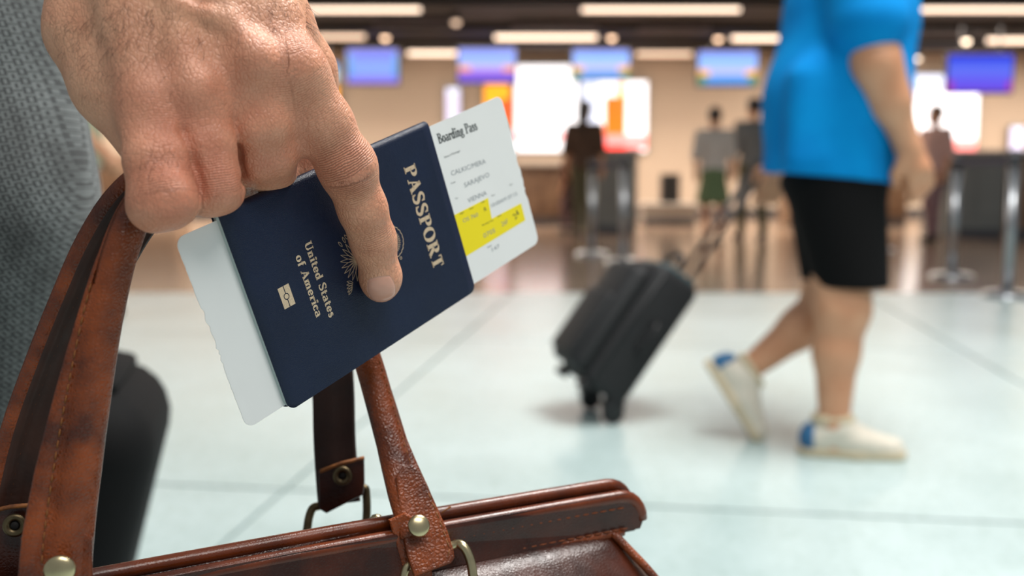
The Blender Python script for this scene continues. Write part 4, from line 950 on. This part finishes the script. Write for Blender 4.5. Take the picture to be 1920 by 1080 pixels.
# front right tab, folded round its ring
pixb = [(729, 975), (760, 962), (800, 985), (812, 1085), (762, 1090), (748, 1040)]
tb, nb, _ = tabplate('tab_back_ply', pixb, 0, .0028, 'leather', bag, [.4455, .4465, .449, .449, .4455, .4455])
pixf = [(741, 896), (755, 874), (772, 868), (790, 884), (812, 930), (838, 990), (851, 1030), (853, 1046), (846, 1056), (778, 1082), (764, 1040), (752, 975)]
tf, nf_, _ = tabplate('handle_tab', pixf, 0, .0034, 'leather', bag, [.4545, .4560, .4560, .4560, .4545, .4520, .4500, .4490, .4480, .4400, .4420, .4465], label='riveted leather tab of the front handle')
rivet(785, 986, .4435, .0050, nf_, tf)
stitches('stitching', np.array([P(803, 925, .4490), P(828, 985, .4470), P(843, 1030, .4455), P(838, 1048, .4440)]), .0032, .0012, .00036, 'threadlt', tf, nf_)
ringp = [(762, 1062, .447), (757, 1085, .446), (764, 1115, .445), (830, 1118, .447), (884, 1100, .4495), (886, 1074, .450), (880, 1045, .451), (868, 1024, .452), (850, 1022, .4535), (800, 1045, .4505)]
pr_ = np.array([P(*p) for p in ringp]); cr = catmull(np.vstack([pr_, pr_[:1]]), 6)[:-1]; MB().tube(cr, .0022, 10, False, True).build('ring', 'brass', bag, True)
tabplate('ring_loop', [(775, 1095), (880, 1085), (882, 1160), (780, 1170)], 0, .003, 'leather', bag, [.4455, .4485, .4485, .4455])
# front left tab with its rivet and ring
pixl = [(38, 1010), (60, 985), (150, 985), (172, 1010), (172, 1110), (150, 1135), (60, 1140), (36, 1120)]
tl, nl, _ = tabplate('handle_tab', pixl, 0, .0032, 'leather', bag, [.3640, .3650, .3690, .3700, .3700, .3690, .3650, .3640], label='riveted leather tab at the left end of the front handle')
rivet(112, 1069, .3610, .0056, nl, tl)
pr_ = np.array([P(*p) for p in [(40, 1120, .366), (36, 1160, .366), (100, 1185, .368), (170, 1170, .371), (176, 1130, .371), (110, 1118, .370)]]); MB().tube(catmull(np.vstack([pr_, pr_[:1]]), 6)[:-1], .0022, 10, False, True).build('ring', 'brass', bag, True)
# rear right tab (eyelet side) and rear rings
pixr = [(597, 885), (640, 866), (683, 857), (684, 905), (681, 928), (648, 945), (612, 963), (598, 955)]
tr, nr_, _ = tabplate('handle_tab', pixr, 0, .0030, 'leather_dark', bag, [.5170, .5180, .5200, .5200, .5200, .5180, .5170, .5160], label='folded tab at the end of the rear handle')
eyelet(642, 892, .5150, .0050, nr_, tr)
MB().tube(np.array([P(600, 884, .5155), P(640, 869, .5165), P(683, 858, .5185)]), .0010, 6).build('cut_edge', 'leather_edge', tr, True)
pr_ = np.array([P(*p) for p in [(600, 948, .521), (585, 955, .520), (577, 985, .517), (579, 1020, .514), (630, 1035, .516), (680, 1005, .521), (687, 975, .524), (687, 930, .526), (680, 915, .526), (640, 935, .524)]]); MB().tube(catmull(np.vstack([pr_, pr_[:1]]), 6)[:-1], .0022, 10, False, True).build('ring', 'brass_old', bag, True)
tabplate('ring_loop', [(588, 1012), (676, 985), (700, 984), (700, 1040), (590, 1060)], 0, .003, 'leather_dark', bag, [.514, .520, .520, .517, .511])
# rear left tab with eyelet
pixq = [(-40, 962), (30, 948), (75, 945), (72, 1100), (-40, 1110)]
tq, nq, _ = tabplate('handle_tab', pixq, 0, .0030, 'leather_dark', bag, [.396, .398, .400, .400, .396], label='folded tab at the left end of the rear handle')
eyelet(28, 985, .3950, .0047, nq, tq)
MB().tube(np.array([P(-40, 964, .3950), P(20, 950, .3965), P(75, 945, .3985)]), .0009, 6).build('cut_edge', 'leather_edge', tq, True)
# lock knob between the flaps and a loose thread
MB().add(*lathe([(.0035, 0), (.0035, .002), (.0022, .0045), (.0004, .0052)], P(706, 984, .466), (0, 0, 1), 16)).build('lock_knob', 'brass', bag, True)
MB().tube(np.array([P(828, 962, .456), P(836, 956, .457), P(845, 950, .457)]), [.0004, .0003, .0005], 6).build('loose_thread', 'threadlt', bag, True)
#==PEOPLE==
# ------------------------------------------------------------------ people helpers
def bbox_sdf(prims, pad, h):
    lo = np.min([np.minimum(p[1], p[2]) - max(p[3], p[4]) if p[0] == 'c' else p[1] - np.max(p[2]) for p in prims], 0) - pad
    hi = np.max([np.maximum(p[1], p[2]) + max(p[3], p[4]) if p[0] == 'c' else p[1] + np.max(p[2]) for p in prims], 0) + pad
    return SDF(lo, hi, h)
def C_(a, b, ra, rb, k=.03): return ('c', np.asarray(a, float), np.asarray(b, float), ra, rb, k)
def E_(c, r, k=.04, R=None): return ('e', np.asarray(c, float), np.asarray(r, float), k, R)
def build_sdf(prims, h, inflate=0.0, clips=(), smooth=2):
    g = bbox_sdf(prims, inflate + 3 * h, h); V = g.empty()
    for p in prims:
        if p[0] == 'c': g.cone(V, p[1], p[2], p[3] + inflate, p[4] + inflate, p[5])
        else: g.ell(V, p[1], p[2] + inflate, p[3], p[4])
    for n, d in clips: g.clip(V, n, d)
    return g.mesh(V, smooth)
def sdf_part(name, prims, h, m, parent, inflate=0.0, clips=(), label=None, smooth=2):
    V, F = build_sdf(prims, h, inflate, clips, smooth); return mesh_np(name, V, F, m, parent, label=label)
def fingers(wr, el, nrm, s=1.0, curl=.5):
    """palm, four fingers and a thumb at the end of a forearm"""
    d = unit(np.asarray(wr) - np.asarray(el)); n = unit(nrm - d * np.dot(nrm, d)); a = np.cross(d, n); w = np.asarray(wr, float); out = [C_(w, w + d * .06 * s, .028 * s, .034 * s, .02), C_(w + d * .03 * s + a * .018 * s, w + d * .085 * s + a * .026 * s, .018 * s, .015 * s, .012), C_(w + d * .03 * s - a * .018 * s, w + d * .085 * s - a * .026 * s, .018 * s, .015 * s, .012)]
    for k, L in enumerate((.07, .08, .075, .058)):
        b = w + d * .085 * s + a * (.030 - .020 * k) * s; m_ = b + (d * .55 - n * curl * .35) * L * s; e = m_ + (d * .30 - n * curl * .75) * L * .7 * s
        out += [C_(b, m_, .0115 * s, .010 * s, .004), C_(m_, e, .010 * s, .0085 * s, .004)]
    tb_ = w + d * .025 * s + a * .03 * s; t1 = tb_ + (d * .6 + a * .55 - n * .3) * .045 * s; out += [C_(tb_, t1, .015 * s, .012 * s, .012), C_(t1, t1 + (d * .85 - n * .4) * .035 * s, .012 * s, .010 * s, .004)]
    return out
def head_prims(c, f, s=1.0):
    c = np.asarray(c, float); f = unit(f); l = np.cross([0, 0, 1], f); R = np.stack([f, l, np.array([0, 0, 1.0])], 1)
    return [E_(c, np.array([.094, .076, .115]) * s, .02, R), E_(c + (f * .028 - np.array([0, 0, .062])) * s, np.array([.062, .055, .055]) * s, .03, R), E_(c + (f * .096 - np.array([0, 0, .018])) * s, np.array([.016, .012, .022]) * s, .012, R), E_(c + (f * .082 - np.array([0, 0, .060])) * s, np.array([.012, .024, .010]) * s, .01, R)] + [E_(c + (l * q * .076 - f * .008 - np.array([0, 0, .012])) * s, np.array([.018, .010, .030]) * s, .008, R) for q in (-1, 1)]
def human(base, yaw, H, top, bottom, hair, label, group=None, h=.016, sway=0.0, longhair=False, stride=.06, skirt=False, arm=.0, cat='person'):
    s = H / 1.75; f = np.array([math.cos(yaw), math.sin(yaw), 0]); l = np.array([-f[1], f[0], 0]); B = np.asarray(base, float)
    p = lambda x, y, z: B + (f * x + l * y + np.array([0, 0, z])) * s
    R = np.stack([f, l, np.array([0, 0, 1.0])], 1); rt = root('person', B, label, cat, group)
    tor = [E_(p(0, 0, 1.28), np.array([.112, .165, .17]) * s, .06, R), E_(p(.01, 0, 1.08), np.array([.115, .145, .15]) * s, .06, R), E_(p(0, 0, .93), np.array([.118, .165, .12]) * s, .06, R), C_(p(0, -.15, 1.40), p(0, .15, 1.40), .055 * s, .055 * s, .05)]
    neck = [C_(p(-.01, 0, 1.42), p(.01, 0, 1.56), .052 * s, .05 * s, .03)]; hd = head_prims(p(.025, 0, 1.63), f, s)
    ua = []; fa = []; hnd = []; leg = []; shin = []; shoes = []
    for q in (-1, 1):
        sh, el, wr = p(0, q * .185, 1.40), p(-.03 + arm * .3, q * .235, 1.12), p(.05 + arm, q * .225, .89 + abs(arm) * .35)
        ua.append(C_(sh, el, .052 * s, .042 * s)); fa.append(C_(el, wr, .040 * s, .027 * s)); hnd += fingers(wr, el, l * q, s)
        kn, an = p(.02 + q * stride * .6, q * .09, .50), p(q * stride - .02, q * .09, .09)
        leg.append(C_(p(0, q * .088, .90), kn, .082 * s, .057 * s)); shin.append(C_(kn, an, .055 * s, .038 * s)); ft = p(q * stride + .12, q * .10, .035)
        shoes.append((an, ft, q))
    body = tor + neck + hd + ua + fa + hnd + leg + shin
    sdf_part('body', body, h * .8, 'skin2', rt)
    sdf_part('top', tor + ua, h, top, rt, .022, [((0, 0, -1), -(B[2] + .88 * s)), ((0, 0, 1), B[2] + 1.47 * s)])
    if skirt: sdf_part('skirt', [E_(p(0, 0, .93), np.array([.12, .17, .12]) * s, .05, R), C_(p(0, 0, .85), p(0, 0, .55), .15 * s, .21 * s, .05)], h, bottom, rt, .012, [((0, 0, -1), -(B[2] + .50 * s)), ((0, 0, 1), B[2] + 1.0 * s)])
    else: sdf_part('trousers', [E_(p(0, 0, .93), np.array([.118, .165, .12]) * s, .05, R)] + leg + shin, h, bottom, rt, .018, [((0, 0, 1), B[2] + 1.0 * s), ((0, 0, -1), -(B[2] + .07 * s))])
    hp = [E_(p(.01, 0, 1.66), np.array([.104, .088, .105]) * s, .02, R)] + ([C_(p(-.06, 0, 1.62), p(-.09, 0, 1.36), .075 * s, .06 * s)] if longhair else [])
    sdf_part('hair', hp, h * .8, hair, rt, .004, [(tuple(f * .8 - np.array([0, 0, .6])), float(np.dot(f * .8 - np.array([0, 0, .6]), p(.055, 0, 1.66))))])
    for an, ft, q in shoes: sdf_part('shoe', [C_(an - np.array([0, 0, .045 * s]), ft, .045 * s, .036 * s, .02), C_(an - f * .03 * s - np.array([0, 0, .05 * s]), an - np.array([0, 0, .03 * s]), .036 * s, .04 * s, .02)], .010, 'black', rt, 0, [((0, 0, -1), -B[2])])
    return rt

# ------------------------------------------------------------------ the holder's clothes (arm hidden in a sleeve above the frame)
def trouser_material():
    m = mat('trouser_print', (120, 124, 126), 0.85, sheen=0.15); nt = m.node_tree; b = nt.nodes['Principled BSDF']; L = nt.links.new
    geo = nt.nodes.new('ShaderNodeNewGeometry'); sp = nt.nodes.new('ShaderNodeSeparateXYZ'); L(geo.outputs['Position'], sp.inputs[0])
    def mth(op, a, bb=None):
        n = nt.nodes.new('ShaderNodeMath'); n.operation = op
        for i, v in enumerate((a, bb)):
            if v is None: continue
            if isinstance(v, (int, float)): n.inputs[i].default_value = v
            else: L(v, n.inputs[i])
        return n.outputs[0]
    # interlocking key print: bars that turn by 90 degrees from cell to cell
    u = mth('MULTIPLY', mth('ADD', sp.outputs[0], mth('MULTIPLY', sp.outputs[2], .25)), 1 / .0027); v = mth('MULTIPLY', mth('SUBTRACT', sp.outputs[2], mth('MULTIPLY', sp.outputs[0], .25)), 1 / .0027)
    ch = mth('GREATER_THAN', mth('MODULO', mth('ABSOLUTE', mth('ADD', mth('FLOOR', u), mth('FLOOR', v))), 2.0), .5)
    su = mth('GREATER_THAN', mth('SINE', mth('MULTIPLY', u, 2 * math.pi * 1.5)), .15); sv = mth('GREATER_THAN', mth('SINE', mth('MULTIPLY', v, 2 * math.pi * 1.5)), .15)
    pat = mth('ADD', mth('MULTIPLY', ch, su), mth('MULTIPLY', mth('SUBTRACT', 1.0, ch), sv))
    n1 = nt.nodes.new('ShaderNodeTexNoise'); n1.inputs['Scale'].default_value = 28; n1.inputs['Detail'].default_value = 5; L(geo.outputs['Position'], n1.inputs['Vector'])
    n2 = nt.nodes.new('ShaderNodeTexNoise'); n2.inputs['Scale'].default_value = 1500; L(geo.outputs['Position'], n2.inputs['Vector'])
    f = mth('MULTIPLY', pat, mth('ADD', .35, mth('MULTIPLY', n2.outputs['Fac'], .9)))
    mx = nt.nodes.new('ShaderNodeMix'); mx.data_type = 'RGBA'; L(f, mx.inputs[0]); mx.inputs[6].default_value = (*lin((116, 122, 122)), 1); mx.inputs[7].default_value = (*lin((30, 33, 36)), 1)
    r = nt.nodes.new('ShaderNodeMapRange'); r.inputs[1].default_value = .3; r.inputs[2].default_value = .7; r.inputs[3].default_value = .45; r.inputs[4].default_value = 1.15; L(n1.outputs['Fac'], r.inputs[0])
    vm = nt.nodes.new('ShaderNodeVectorMath'); vm.operation = 'SCALE'; L(mx.outputs[2], vm.inputs[0]); L(r.outputs[0], vm.inputs['Scale']); L(vm.outputs[0], b.inputs['Base Color'])
    bp_ = nt.nodes.new('ShaderNodeBump'); bp_.inputs['Strength'].default_value = .4; bp_.inputs['Distance'].default_value = .0006; L(f, bp_.inputs['Height']); L(bp_.outputs['Normal'], b.inputs['Normal'])
    return m
M['trouser'] = trouser_material()
cloth('shirt_grey', (150, 152, 156)); cloth('shoe_dark', (50, 44, 40))
X0 = -.378
legp = [C_((X0 - .030, .62, 1.02), (X0 - .006, .61, .90), .112, .108, .05), C_((X0 - .006, .61, .90), (X0 + .012, .60, .815), .106, .106, .03), C_((X0 + .012, .60, .815), (X0 + .002, .60, .765), .106, .100, .02), C_((X0 + .002, .60, .765), (X0 - .02, .60, .50), .099, .080, .03), C_((X0 - .02, .60, .50), (X0 - .03, .62, .09), .078, .066, .03),
        C_((X0 - .23, .64, .95), (X0 - .22, .63, .50), .110, .080, .05), C_((X0 - .22, .63, .50), (X0 - .22, .68, .09), .078, .066, .03), E_((X0 - .12, .63, 1.0), (.185, .125, .12), .05)]
for q_, dz_ in ((0, 0), (1, -.021)):                                # pocket welt: two soft folds across the thigh
    for k in range(10):
        a0, a1 = math.radians(-150 + 17 * k), math.radians(-150 + 17 * (k + 1)); rr = .1005
        pt = lambda a: np.array([X0 + .002 + rr * math.cos(a), .60 + rr * math.sin(a), .771 + .022 * math.cos(a) + dz_])
        legp.append(C_(pt(a0), pt(a1), .0072, .0072, .002))
for a in ((-.10, -.095, .905, .06, -.085, .86), (-.06, -.10, .85, .08, -.06, .80), (-.09, -.095, .80, .05, -.09, .775), (.02, -.105, .88, .09, -.05, .84)):
    legp.append(C_((X0 + a[0], .60 + a[1], a[2]), (X0 + a[3], .60 + a[4], a[5]), .008, .005, .012))
sdf_part('trousers', legp, .0055, 'trouser', holder, 0, [((0, 0, 1), 1.05), ((0, 0, -1), -.06)], 'grey trousers with an interlocking key print')
for xs, ys in ((X0 - .03, .60), (X0 - .22, .66)): sdf_part('shoe', [C_((xs, ys, .055), (xs + .02, ys - .15, .045), .048, .042, .03), C_((xs, ys + .03, .05), (xs, ys, .09), .04, .045, .03)], .008, 'shoe_dark', holder, 0, [((0, 0, -1), -.0)])
elb = c2w(np.array([-.176, -.345, .425])); shd = np.array([-.30, .60, 1.44])
sdf_part('shirt', [E_((X0 - .12, .63, 1.22), (.18, .125, .24), .05), C_((X0 + .06, .61, 1.42), (X0 - .30, .64, 1.42), .065, .065, .05), C_(c2w(np.array([-.166, -.262, .412])), elb, .043, .050, .02), C_(elb, shd, .054, .070, .03)], .009, 'shirt_grey', holder, 0, [((0, 0, -1), -.99), ((0, 0, 1), 1.49)])

# ------------------------------------------------------------------ the walker
zc = 2.98
def K(px, py, z): return P(px, py, z)
wk = root('person', [float(K(1570, 860, 2.95)[0]), float(K(1570, 860, 2.95)[1]), 0], 'person in bright blue shirt and black shorts walking with a suitcase', 'person')
E3 = np.eye(3)
chest = E_(K(1594, 10, zc), (.165, .185, .22), .06); belly = E_(K(1572, 175, zc), (.172, .180, .17), .08); pelv = E_(K(1556, 310, zc), (.160, .175, .13), .06)
shn, eln, wrn = K(1614, -75, 2.80), K(1642, 118, 2.755), K(1703, 275, 2.79)
shf, elf, wrf = K(1590, -60, 3.19), K(1512, 120, 3.27), K(1462, 300, 3.28)
hpn, knn, ann = K(1572, 350, 2.92), K(1580, 580, 2.90), K(1563, 800, 2.93)
hpf, knf, anf = K(1560, 350, 3.07), K(1552, 565, 3.10), K(1408, 688, 3.13)
hc = K(1640, -235, 2.98); fdir_w = np.array([1.0, -.12, 0])
arm_n = [C_(shn, eln, .074, .064, .03), C_(eln, wrn, .060, .036, .03), C_(eln, K(1668, 190, 2.77), .058, .056, .03)] + fingers(wrn, eln, np.array([0.2, -1.0, 0.1]), 1.1, .6)
arm_f = [C_(shf, elf, .07, .055, .03), C_(elf, wrf, .05, .034, .03)] + fingers(wrf, elf, np.array([0, -1.0, 0]), 1.05, 1.0)
leg_n = [C_(hpn, knn, .105, .078, .03), C_(knn, K(1568, 660, 2.915), .074, .064, .03), C_(K(1568, 660, 2.915), ann, .064, .042, .03), C_(ann, ann - np.array([0, 0, .05]), .042, .04, .02)]
leg_f = [C_(hpf, knf, .10, .074, .03), C_(knf, K(1500, 615, 3.11), .070, .062, .03), C_(K(1500, 615, 3.11), anf, .062, .040, .03)]
sdf_part('body', [chest, belly, pelv, C_(K(1600, -100, zc), K(1628, -180, zc), .065, .058, .04), C_(shn, shf, .07, .07, .06)] + head_prims(hc, fdir_w, 1.08) + arm_n + arm_f + leg_n + leg_f, .0072, 'skin2', wk)
hemZ = K(1550, 334, zc)[2]
shirt_p = [chest, belly, C_(K(1592, 60, zc), K(1566, 200, zc), .172, .180, .06), C_(K(1566, 200, zc), K(1545, 420, zc), .178, .178, .06), C_(shn, shf, .075, .075, .06), C_(shn, K(1629, 40, 2.765), .088, .092, .04), C_(shf, K(1550, 30, 3.22), .085, .085, .04)]
for a_ in ((1545, 130, 1530, 290), (1590, 150, 1610, 310), (1510, 150, 1495, 300)): shirt_p.append(C_(K(a_[0], a_[1], 2.82), K(a_[2], a_[3], 2.825), .022, .014, .06))
sdf_part('shirt', shirt_p, .008, 'blueshirt', wk, .018, [((-.10, 0, -1), -(hemZ + .10 * K(1550, 334, zc)[0])), ((0, 0, 1), K(1600, -130, zc)[2])], 'bright blue loose T-shirt')
shZ = K(1600, 538, 2.88)[2]
sdf_part('shorts', [E_(K(1562, 315, zc), (.150, .165, .13), .05), C_(K(1568, 350, 2.93), K(1602, 560, 2.89), .130, .086, .04), C_(K(1560, 350, 3.06), K(1568, 560, 3.09), .125, .084, .04)], .008, 'blackshort', wk, .012, [((0, 0, -1), -shZ), ((0, 0, 1), K(1560, 300, zc)[2] + .03)], 'black knee-length shorts')
sdf_part('hair', [E_(hc + np.array([-.012, 0, .035]), (.108, .09, .105), .02)], .009, 'hair', wk, .004, [((.8, 0, -.6), float(.8 * (hc[0] + .04) - .6 * (hc[2] + .02)))])
def sneaker(an, d, upv, parent):
    """low trainer: d from heel to toe, upv sole-to-top"""
    d = unit(d); upv = unit(upv - d * np.dot(upv, d)); s_ = np.cross(upv, d); R = np.stack([d, s_, upv], 1); q = lambda x, y, z: an + d * x + s_ * y + upv * z
    prm = [C_(q(-.055, 0, -.045), q(.06, 0, -.045), .040, .042, .02), C_(q(.06, 0, -.050), q(.165, .006, -.062), .044, .034, .02), C_(q(-.045, 0, -.03), q(.02, 0, -.005), .040, .044, .02), C_(q(.0, 0, -.01), q(.10, 0, -.050), .042, .034, .02)]
    n = tuple(-upv); sh = sdf_part('shoe', prm, .006, 'shoe', parent, 0, [(n, float(np.dot(n, q(0, 0, -.078)))), (tuple(upv), float(np.dot(upv, q(0, 0, .028))))])
    sdf_part('sole', [C_(q(-.06, 0, -.078), q(.06, 0, -.078), .042, .044, .02), C_(q(.06, 0, -.078), q(.17, .006, -.078), .044, .036, .02)], .006, 'shoesole', sh, 0, [(n, float(np.dot(n, q(0, 0, -.092)))), (tuple(upv), float(np.dot(upv, q(0, 0, -.066))))])
    sdf_part('heel_patch', prm, .006, 'shoeblue', sh, .003, [(tuple(d), float(np.dot(d, q(-.055, 0, 0)))), (n, float(np.dot(n, q(0, 0, -.070)))), (tuple(upv), float(np.dot(upv, q(0, 0, .005))))])
    sdf_part('collar', [C_(q(-.02, 0, .02), q(.015, 0, .026), .044, .044, .01)], .006, 'shoesole', sh, .001, [(n, float(np.dot(n, q(0, 0, .010)))), (tuple(upv), float(np.dot(upv, q(0, 0, .034))))])
ag = np.array([ann[0], ann[1], .092]); sneaker(ag, np.array([1.0, -.25, 0]), np.array([0, 0, 1.0]), wk)
fd = K(1440, 790, 3.10) - K(1362, 668, 3.14); sneaker(K(1398, 702, 3.13), fd, np.array([.7, 0, .6]), wk)

# ------------------------------------------------------------------ rolling suitcase
def suitcase(origin, dvec, tilt, L, T, W, label, ext, mbody, mtop='suitcase_top_sheen', bev=.035, group=None):
    d = unit(np.array([dvec[0], dvec[1], 0])); wv = np.array([-d[1], d[0], 0]); a = np.array([0, 0, 1.0]) * math.cos(tilt) + d * math.sin(tilt); q = d * math.cos(tilt) - np.array([0, 0, 1.0]) * math.sin(tilt)
    R = np.stack([q, wv, a], 1); O = np.asarray(origin, float); p = lambda x, y, z: O + q * x + wv * y + a * z
    rt = root('suitcase', O, label, 'suitcase', group)
    # origin: axle; body sits above the wheels, x from -T..0 (poles at x = 0), y from 0..W
    MB().box(p(-T / 2 + .01, W / 2, .030 + L / 2), (T, W, L), R, bev, 5).build('shell', mbody, rt, True)
    fp = MB().box(p(-T - .015, W / 2, .030 + L * .47), (.075, W * .90, L * .86), R, .034, 4).build('front_pocket', mbody, rt, True)
    MB().box(p(-T - .056, W / 2, .030 + L * .36), (.03, W * .74, L * .52), R, .013, 3).build('outer_pocket', mbody, fp, True)
    zx = MB(); c_ = [(-T * .80, -.001, .030 + .04), (-T * .80, -.001, .030 + L - .035), (-T * .80, W * .5, .030 + L + .001), (-T * .80, W + .001, .030 + L - .035), (-T * .80, W + .001, .095)]
    zx.tube(np.array([p(*v) for v in c_]), .004, 6); zx.build('zip', 'black', rt, True)
    MB().box(p(-T * .42, W / 2, .030 + L + .002), ((T - 2 * bev) * 1.15, (W - 2 * bev) * 1.1, .022), R, .010, 3).build('top_panel', mtop, rt, True)  # default mtop colours it with the painted teal reflection
    hp = catmull(np.array([p(-T * .45, W * .30, .06 + L), p(-T * .45, W * .34, .095 + L), p(-T * .45, W * .5, .105 + L), p(-T * .45, W * .66, .095 + L), p(-T * .45, W * .70, .06 + L)]), 5); MB().tube(hp, .011, 8).build('carry_handle', 'black', rt, True)
    sh_ = catmull(np.array([p(-T * .4, -.004, .030 + L * .38), p(-T * .4, -.028, .030 + L * .42), p(-T * .4, -.028, .030 + L * .58), p(-T * .4, -.004, .030 + L * .62)]), 5); MB().tube(sh_, .008, 8).build('side_handle', 'black', rt, True)
    for y in (.0, 1.0):
        yy = .035 + (W - .07) * y; MB().add(*lathe([(.010, -.014), (.034, -.014), (.038, -.008), (.038, .008), (.034, .014), (.010, .014)], O + wv * yy, wv, 20)).build('wheel', 'black', rt, True)
        MB().box(p(.0 - .018, yy, .022), (.07, .05, .06), R, .012, 2).build('wheel_housing', 'black', rt, True)
        MB().box(p(-T + .03, yy, .022), (.04, .05, .03), R, .008, 2).build('foot', 'black', rt, True)
    if ext > 0:
        for y in (.36, .64): MB().tube([p(-.01, W * y, .030 + L * .9), p(-.01, W * y, .030 + L + ext)], .0095, 8).build('telescopic_pole', 'pole', rt, True)
        MB().box(p(-.01, W * .5, .030 + L + ext), (.034, W * .40, .036), R, .014, 3).build('grip', 'black', rt, True)
    return rt
o1 = onZ(1156, 800, 0); o1 = np.array([o1[0], o1[1], .038])
suitcase(o1, (.965, .26), math.radians(36), .47, .175, .29, 'black rolling suitcase tilted behind the walker', .50, 'suitcase')
o2 = np.array([-.548, 1.10, .038])
suitcase(o2, (.97, .24), math.radians(15), .50, .22, .34, 'black suitcase standing behind the brown bag handle', 0.0, 'bagblack', 'bagblack', .075)

# ------------------------------------------------------------------ travellers in the background
for nme, c_ in (('top_white', (206, 196, 186)), ('skirt_green', (104, 122, 84)), ('top_grey', (120, 120, 118)), ('olive', (92, 86, 62)), ('top_brown', (86, 62, 46)), ('rust', (110, 60, 44)), ('top_pink', (200, 160, 150)), ('cream', (214, 212, 196)), ('sage', (170, 178, 150)), ('mauve', (120, 92, 96))): cloth(nme, c_)
def gp(px, py): return onZ(px, py, 0)
human(gp(1335, 452), math.radians(80), 1.60, 'top_white', 'skirt_green', 'hair', 'distant person with dark hair in a pale top and green skirt', 'travellers at the counters', skirt=True)
human(gp(1408, 448), math.radians(100), 1.74, 'top_grey', 'olive', 'hair', 'distant person in grey top and olive trousers beside blue shirt', 'travellers at the counters', stride=.14)
human(gp(1094, 446), math.radians(70), 1.72, 'top_brown', 'olive', 'hair', 'distant person with long dark hair before the orange billboard', 'travellers at the counters', longhair=True)
human(gp(1068, 436), math.radians(150), 1.20, 'rust', 'mauve', 'hair', 'short distant person in rust top beside the white billboard', 'travellers at the counters')
human(gp(158, 600), math.radians(20), 1.72, 'sage', 'cream', 'hair', 'blurred person in cream trousers between grey trousers and fist', 'travellers in the hall', arm=.12)
human(gp(1745, 452), math.radians(200), 1.62, 'top_pink', 'mauve', 'hair', 'distant person in pink top just right of the walker hand', 'travellers at the counters')
